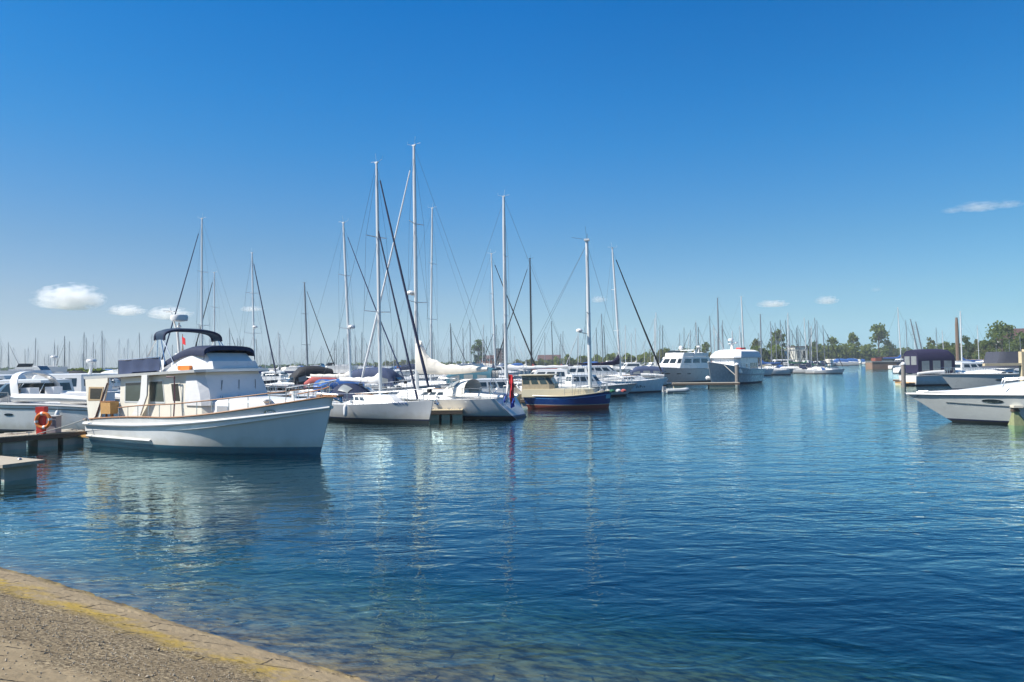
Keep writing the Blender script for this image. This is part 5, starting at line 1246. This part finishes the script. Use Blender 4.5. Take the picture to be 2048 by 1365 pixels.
# ================================================================== trees, hedges, houses on the far shore
LEAF = []
for nm, c in (('leaf_green', (.105, .14, .035)), ('leaf_light', (.125, .155, .035)), ('leaf_dark', (.07, .105, .035)), ('leaf_olive', (.115, .12, .04))):
    m = mat(nm, c, .7, var=.45, vscale=.9, spec=.3); LEAF.append(m)
    n_t = m.node_tree; tb = n_t.nodes.new('ShaderNodeBsdfTranslucent'); tb.inputs[0].default_value = (c[0] * 2.2, c[1] * 2.2, c[2] * 1.2, 1); mx_ = n_t.nodes.new('ShaderNodeMixShader'); mx_.inputs[0].default_value = .5
    n_t.links.new(n_t.nodes['Principled BSDF'].outputs[0], mx_.inputs[1]); n_t.links.new(tb.outputs[0], mx_.inputs[2]); n_t.links.new(mx_.outputs[0], n_t.nodes['Material Output'].inputs[0])
BARK = mat('bark', (.09, .07, .05), .9, var=.3)
def tree_mesh(h, wd, seed, ratio=.55, dens=1.0):
    rnd = random.Random(seed); tr = MB(); cr_ = MB()
    th = h * (1 - ratio); top = Vector((rnd.uniform(-.04, .04) * h, 0, h * .9))
    tr.tube([(0, 0, -.2), (0, 0, th * .6), (top.x * .6, 0, h * .62), tuple(top)], [h * .022, h * .017, h * .010, h * .002], 6)
    lobes = []
    for i in range(int(30 * dens)):
        a = rnd.uniform(0, 2 * math.pi); zz = rnd.uniform(.0, 1.0); rr = wd / 2 * math.sin(math.pi * min(.95, max(.28, zz))) ** .8 * rnd.uniform(.35, .95)
        c = Vector((rr * math.cos(a), rr * math.sin(a), lerp(h * (1 - ratio), h * .97, zz) - h * .02)); lobes.append((c, wd * rnd.uniform(.13, .24)))
        s = Vector((0, 0, lerp(th * .5, h * .7, zz * .8))); tr.tube([s, s.lerp(c, .5) + Vector((0, 0, h * .02)), c], [h * .007, h * .004, h * .001], 4)
    for c, r in lobes:
        for k in range(int(40)):
            d = Vector((rnd.gauss(0, 1), rnd.gauss(0, 1), rnd.gauss(0, .8))).normalized() * r * rnd.uniform(.35, 1.15); p = c + d
            s = h * rnd.uniform(.016, .034); e = Euler((rnd.uniform(0, 6), rnd.uniform(0, 6), rnd.uniform(0, 6))).to_matrix()
            cr_.add([p + e @ Vector(q) * s for q in ((-1, -.6, 0), (.9, -.7, .2), (1.1, .6, 0), (0, 1, .25), (-1, .5, 0))], [(0, 1, 2, 3, 4)], 0, False)
    return tr, cr_
def tree(name, label, cat, px, top_py, Y, wpx, seed, leaf, ratio=.6, z0=.9, group='trees on the far shore'):
    q = at(px, top_py, Y); h = q.z - z0; wd = wpx / 1400 * Y
    o = empty(name, label, cat, (q.x, Y, z0), random.uniform(0, 6), group)
    t, c = tree_mesh(h, wd, seed, ratio); t.build('trunk', BARK, o, fix=False); c.build('crown', LEAF[leaf], o, fix=False)
    return o
TR = [('tall airy tree standing alone in front of the far right shore', 1756, 650, 370, 46, 0, .8), ('smaller tree with round head left of the tall airy tree', 1706, 668, 360, 22, 1, .7), ('bushy tree left of the small round headed tree', 1665, 676, 350, 30, 1, .8),
 ('low green tree between the round headed tree and the bushy tree', 1684, 690, 350, 34, 1, .9), ('grey green tree behind the masts of the far quay', 1555, 660, 330, 26, 0, .8), ('dark tree behind the far quay masts', 1541, 684, 300, 30, 2, .9), ('dark low tree right of the far quay boat hoist', 1628, 684, 330, 26, 2, .9),
 ('olive tree behind the steel yacht stern', 1512, 678, 300, 20, 3, .85), ('pale green tree left of the white motor yacht arch', 1337, 688, 290, 22, 1, .85), ('light green bush behind the furled dark genoa of the sloop', 1300, 706, 290, 34, 1, .95), ('light green bush behind the violet sail cover', 1236, 708, 300, 30, 1, .95),
 ('tree behind the motor yacht arch', 1366, 697, 290, 40, 0, .95), ('grey green tree between the two big motor yachts', 1412, 684, 320, 20, 0, .8), ('grey tree left of it', 1394, 690, 330, 14, 0, .8),
 ('big rounded tree behind the dark windbreak at the right', 2003, 650, 215, 62, 0, .85), ('green tree cut by the right edge', 2042, 662, 205, 34, 0, .9), ('mid green tree left of the big rounded tree', 1968, 684, 220, 34, 0, .9), ('dark narrow tree behind the brown mast', 1932, 673, 225, 22, 2, .9),
 ('low tree between the dark narrow tree and the rounded one', 1950, 688, 225, 28, 0, .9), ('light tree left of the brown mast', 1894, 684, 230, 26, 1, .85), ('low bushy tree above the violet canopy', 1878, 688, 230, 26, 0, .9), ('thin grey tree right of the leaning masts', 1861, 676, 240, 18, 3, .75), ('small dark tree at the end of the far fence', 1806, 702, 380, 18, 2, .9),
 ('bluish tree right of the tall airy tree', 1778, 684, 380, 24, 3, .8), ('lone tree with round head left of the brick houses', 957, 680, 430, 24, 2, .7), ('small lone bush between the trawler and the grey mast', 598, 726, 560, 26, 2, .95)]
for i, (lb, px, py, Y, w_, lf, ra) in enumerate(TR): tree('tree', lb, 'tree', px, py, Y, w_ * 1.12, 20 + i, lf, min(.96, ra + .12), group=None)
# hedge on the breakwater at the left and low shrubs along the shore
def hedge(label, px0, px1, top_py, Y, depth, leaf, seed, z0=.9, n_=900, s=.3):
    a, b = at(px0, top_py, Y), at(px1, top_py, Y); rnd = random.Random(seed)
    o = empty('hedge', label, 'hedge', ((a.x + b.x) / 2, Y, z0)); Lx = b.x - a.x; h = max(.8, (a.z + b.z) / 2 - z0)
    mb = MB()
    for k in range(n_):
        x = rnd.uniform(-.5, .5) * Lx; hh = h * (.72 + .22 * math.sin(x * .9 + seed) + .12 * math.sin(x * 2.3)); p = Vector((x, rnd.uniform(-.5, .5) * depth, rnd.uniform(0, 1) ** .7 * hh))
        e = Euler((rnd.uniform(0, 6), rnd.uniform(0, 6), rnd.uniform(0, 6))).to_matrix(); q = s * rnd.uniform(.6, 1.4)
        mb.add([p + e @ Vector(c) * q for c in ((-1, -.6, 0), (.9, -.7, .2), (1.1, .6, 0), (0, 1, .25), (-1, .5, 0))], [(0, 1, 2, 3, 4)], 0, False)
    mb.build('foliage', LEAF[leaf], o, fix=False)
    st = MB()
    for k in range(max(3, int(Lx / 3))): x = -Lx / 2 + (k + .5) * Lx / max(3, int(Lx / 3)); st.tube([(x, 0, -.2), (x + .1, 0, h * .6)], .06, 4)
    st.build('stems', BARK, o, fix=False); return o
hedge('dark green hedge on the breakwater at the left, left half', 112, 152, 737, 155, 4, 2, 3, n_=2600, s=.35)
hedge('mid green hedge on the breakwater at the left, right half', 152, 196, 736, 154, 4, 0, 5, n_=2600, s=.35)
for i, (a, b, py, lf) in enumerate(((-60, 60, 738, 2), (200, 380, 737, 2), (520, 640, 731, 2), (700, 770, 728, 0), (770, 850, 722, 3), (850, 960, 726, 0), (1030, 1110, 722, 3))):
    hedge(('far hedge line at the left edge', 'far hedge line behind the trawler', 'far hedge line right of the trawler', 'low far trees behind the tall masts', 'olive far trees right of the tall masts', 'far hedge line before the brick houses', 'olive bushes right of the brick houses')[i], a, b, py, 530 if b < 1000 else 400, 10, lf, 11 + i, n_=2200, s=1.0)
for i, (a, b, py, Y, lf) in enumerate(((1110, 1200, 712, 330, 1), (1200, 1300, 708, 300, 1), (1300, 1420, 700, 280, 3), (1480, 1560, 694, 262, 0), (1560, 1640, 694, 300, 1), (1630, 1740, 690, 350, 1), (1730, 1830, 697, 380, 0), (1850, 1960, 691, 232, 0), (1950, 2080, 682, 222, 3))):
    hedge('row of %s bushes %s' % (('light green', 'bright green', 'olive', 'dark green', 'dusty green', 'light green', 'mid green', 'mid green', 'olive green')[i], ('beyond the long white boom', 'behind the violet sail cover', 'behind the white motor yacht', 'behind the steel yacht stern', 'behind the far quay masts', 'below the round headed tree', 'below the tall airy tree', 'behind the brown mast', 'below the big rounded tree')[i]), a, b, py, Y, 8, lf, 31 + i, n_=2600, s=.6)
BRICK = mat('brick_red', (.36, .115, .06), .85, var=.25, vscale=1.2); BRICKB = mat('brick_brown', (.19, .115, .10), .85, var=.25, vscale=1.2); ROOFM = mat('roof_tiles', (.10, .05, .045), .85, var=.25, vscale=2); PLAST = mat('pale_render', (.6, .58, .52), .8)
def house(label, px0, px1, top_py, Y, wall, roof, z0=.9, storeys=2, gable=.35, cat='house'):
    a, b = at(px0, top_py, Y), at(px1, top_py, Y); wd = b.x - a.x; H_ = (a.z + b.z) / 2 - z0; we_ = H_ * (1 - gable)
    o = empty('brick_house' if wall in (BRICK, BRICKB) else 'house', label, cat, ((a.x + b.x) / 2, Y + 5, z0))
    MB().box((0, 0, we_ / 2 - .3), (wd, 9, we_ + .6)).build('wall', wall, o)
    if gable > 0: MB().add([(-wd / 2 - .3, -4.8, we_), (wd / 2 + .3, -4.8, we_), (wd / 2 + .3, 4.8, we_), (-wd / 2 - .3, 4.8, we_), (-wd / 2, 0, H_), (wd / 2, 0, H_)], [(0, 1, 5, 4), (2, 3, 4, 5), (0, 4, 3), (1, 2, 5), (0, 3, 2, 1)], 0, False).build('roof', roof, o)
    else: MB().box((0, 0, we_ + .1), (wd + .5, 9.5, .3)).build('roof', roof, o)
    nx = max(2, int(wd / 3.2))
    for i in range(nx):
        for j in range(storeys):
            x = -wd / 2 + (i + .5) * wd / nx; z = (j + .55) * we_ / storeys
            w_ = MB().box((x, -4.5, z), (1.5, .12, we_ / storeys * .55)).build('window', PLAST, o); MB().box((x, -4.57, z), (1.15, .06, we_ / storeys * .42)).build('pane', GLASS, w_)
    return o
house('low orange brick terrace with white window frames behind the cream sprayhood', 952, 992, 711, 500, BRICK, ROOFM, gable=.3)
house('taller brown brick block beside the orange brick terrace', 992, 1010, 698, 500, BRICKB, ROOFM, storeys=3, gable=.0)
house('brown roofed terrace seen right of the black mast', 1076, 1122, 710, 450, BRICKB, ROOFM, gable=.45)
house('small white building among the masts of the far quay', 1590, 1616, 694, 290, PLAST, ROOFM, storeys=1, gable=0, cat='building')
house('gabled white house at the right edge behind the trees', 2030, 2075, 656, 230, PLAST, ROOFM, gable=.35)
house('small brick house behind the far quay boats', 1618, 1640, 700, 310, BRICKB, ROOFM, gable=.4)
o = empty('boat_shed', 'long low dark red shed on the far shore below the tall airy tree', 'shed', tuple(at(1735, 712, 352)[:2]) + (.9,))
MB().box((0, 0, 1.0), (34, 6, 2.0)).build('wall', mat('shed_dark', (.05, .045, .05), .8, var=.3), o); MB().box((0, 0, 2.2), (35, 7, .5)).build('roof', mat('shed_red', (.16, .035, .03), .7, var=.2), o)
o = empty('boat_hoist', 'white boat hoist frame with blue panel standing on the far quay', 'boat hoist', tuple(at(1578, 715, 262)[:2]) + (.9,))
mb = MB()
for x_ in (-3, 3): mb.box((x_, 0, 2.6), (.4, .4, 5.2))
mb.build('leg', PLAST, o); MB().box((0, 0, 5.3), (7, .6, .5)).build('cross_beam', PLAST, o); MB().box((-1.2, -.2, 2.8), (2.2, .2, 4.2)).build('panel', mat('panel_blue', (.03, .16, .28), .6), o)
qb = empty('quay_wall', 'pale stone quay wall at the head of the channel', 'quay', tuple(at(1722, 724, 336)[:2]) + (0,), R(6))
MB().box((0, 0, .6), (30, 3, 1.6)).build('wall', mat('quay_sand', (.45, .36, .22), .85, var=.2), qb); MB().box((0, 0, 1.45), (30.4, 3.2, .12)).build('coping', CONC, qb)

# ================================================================== clouds: bodies of white vapour
cm = bpy.data.materials.new('cloud_vapour'); cm.use_nodes = True
n, l = nodes_of(cm); n.clear(); out = n.new('ShaderNodeOutputMaterial'); pv = n.new('ShaderNodeVolumePrincipled'); pv.inputs['Color'].default_value = (1, 1, 1, 1); pv.inputs['Anisotropy'].default_value = .2
tc = n.new('ShaderNodeTexCoord'); nz = n.new('ShaderNodeTexNoise'); nz.inputs['Scale'].default_value = 3.4; nz.inputs['Detail'].default_value = 7; nz.inputs['Roughness'].default_value = .6
vl = n.new('ShaderNodeVectorMath'); vl.operation = 'LENGTH'; l.new(tc.outputs['Object'], vl.inputs[0]); l.new(tc.outputs['Object'], nz.inputs['Vector'])
def M2(op, a, b_):
    z = n.new('ShaderNodeMath'); z.operation = op
    for i, q in enumerate((a, b_)):
        if isinstance(q, (int, float)): z.inputs[i].default_value = q
        else: l.new(q, z.inputs[i])
    return z.outputs[0]
e_ = M2('SUBTRACT', M2('MULTIPLY', nz.outputs['Fac'], 2.3), M2('ADD', M2('MULTIPLY', vl.outputs['Value'], .95), .32)); e_ = M2('MAXIMUM', e_, 0.0)
l.new(M2('MULTIPLY', e_, .05), pv.inputs['Density']); l.new(pv.outputs[0], out.inputs['Volume'])
cm_thin = cm.copy(); cm_thin.name = 'cloud_wisp'
for x_ in cm_thin.node_tree.nodes:
    if x_.type == 'MATH' and x_.operation == 'MULTIPLY' and abs(x_.inputs[1].default_value - .05) < 1e-6: x_.inputs[1].default_value = .014
def cloud(label, px, py, wpx, hpx, Y=3200, seed=0, thin=False):
    q = at(px, py, Y); bm = bmesh.new(); bmesh.ops.create_icosphere(bm, subdivisions=3, radius=1.0)
    rnd = random.Random(seed)
    for v_ in bm.verts:
        if v_.co.z < 0: v_.co.z *= .6
        v_.co *= 1 + .06 * math.sin(v_.co.x * 5 + seed)
    me = bpy.data.meshes.new('cloud'); bm.to_mesh(me); bm.free(); me.materials.append(cm_thin if thin else cm)
    o = bpy.data.objects.new('cloud', me); COL.objects.link(o); o.location = q; sx_ = wpx / 1400 * Y / 2 * 1.25; o.scale = (sx_, sx_ * .6, hpx / 1400 * Y / 2 * 1.35)
    tag(o, label, 'cloud')
for i, (lb, px, py, w_, h_) in enumerate((('largest white cloud, low over the masts at the left', 140, 600, 124, 52), ('oval white cloud right of the largest cloud', 253, 623, 70, 22), ('flat white cloud behind the trawler radar mast', 338, 629, 80, 26), ('small pinkish cloud behind the leaning mast right of the bimini', 503, 619, 42, 11),
    ('small pink white cloud right of the thick white mast', 1198, 600, 28, 14), ('flat white cloud above the grey steel yacht', 1546, 609, 56, 15), ('slanting small cloud right of the flat cloud', 1654, 602, 42, 18), ('long thin cloud high at the right edge', 1958, 415, 84, 20), ('left wisp of the thin cloud at the right', 1905, 422, 40, 12), ('right end wisp of the thin cloud at the right', 2018, 410, 50, 16),
    ('faint tiny cloud near the right above the trees', 1752, 580, 20, 10))):
    cloud(lb, px, py, w_, h_, seed=i, thin=px > 1700)

# ================================================================== air: far things fade a little
hm = bpy.data.materials.new('harbour_air'); hm.use_nodes = True; n, l = nodes_of(hm); n.clear()
out = n.new('ShaderNodeOutputMaterial'); pv = n.new('ShaderNodeVolumePrincipled'); pv.inputs['Color'].default_value = (.80, .90, 1, 1); pv.inputs['Density'].default_value = .0003; pv.inputs['Anisotropy'].default_value = 0.0
l.new(pv.outputs[0], out.inputs['Volume'])
hz_ = MB(); hz_.box((0, 290, 11.5), (1400, 700, 39)); tag(hz_.build('haze', hm), kind='stuff')

for o_ in COL.objects:
    lb = o_.get('label')
    if lb and len(lb.split()) > 16: print('LONG LABEL', o_.name, lb)
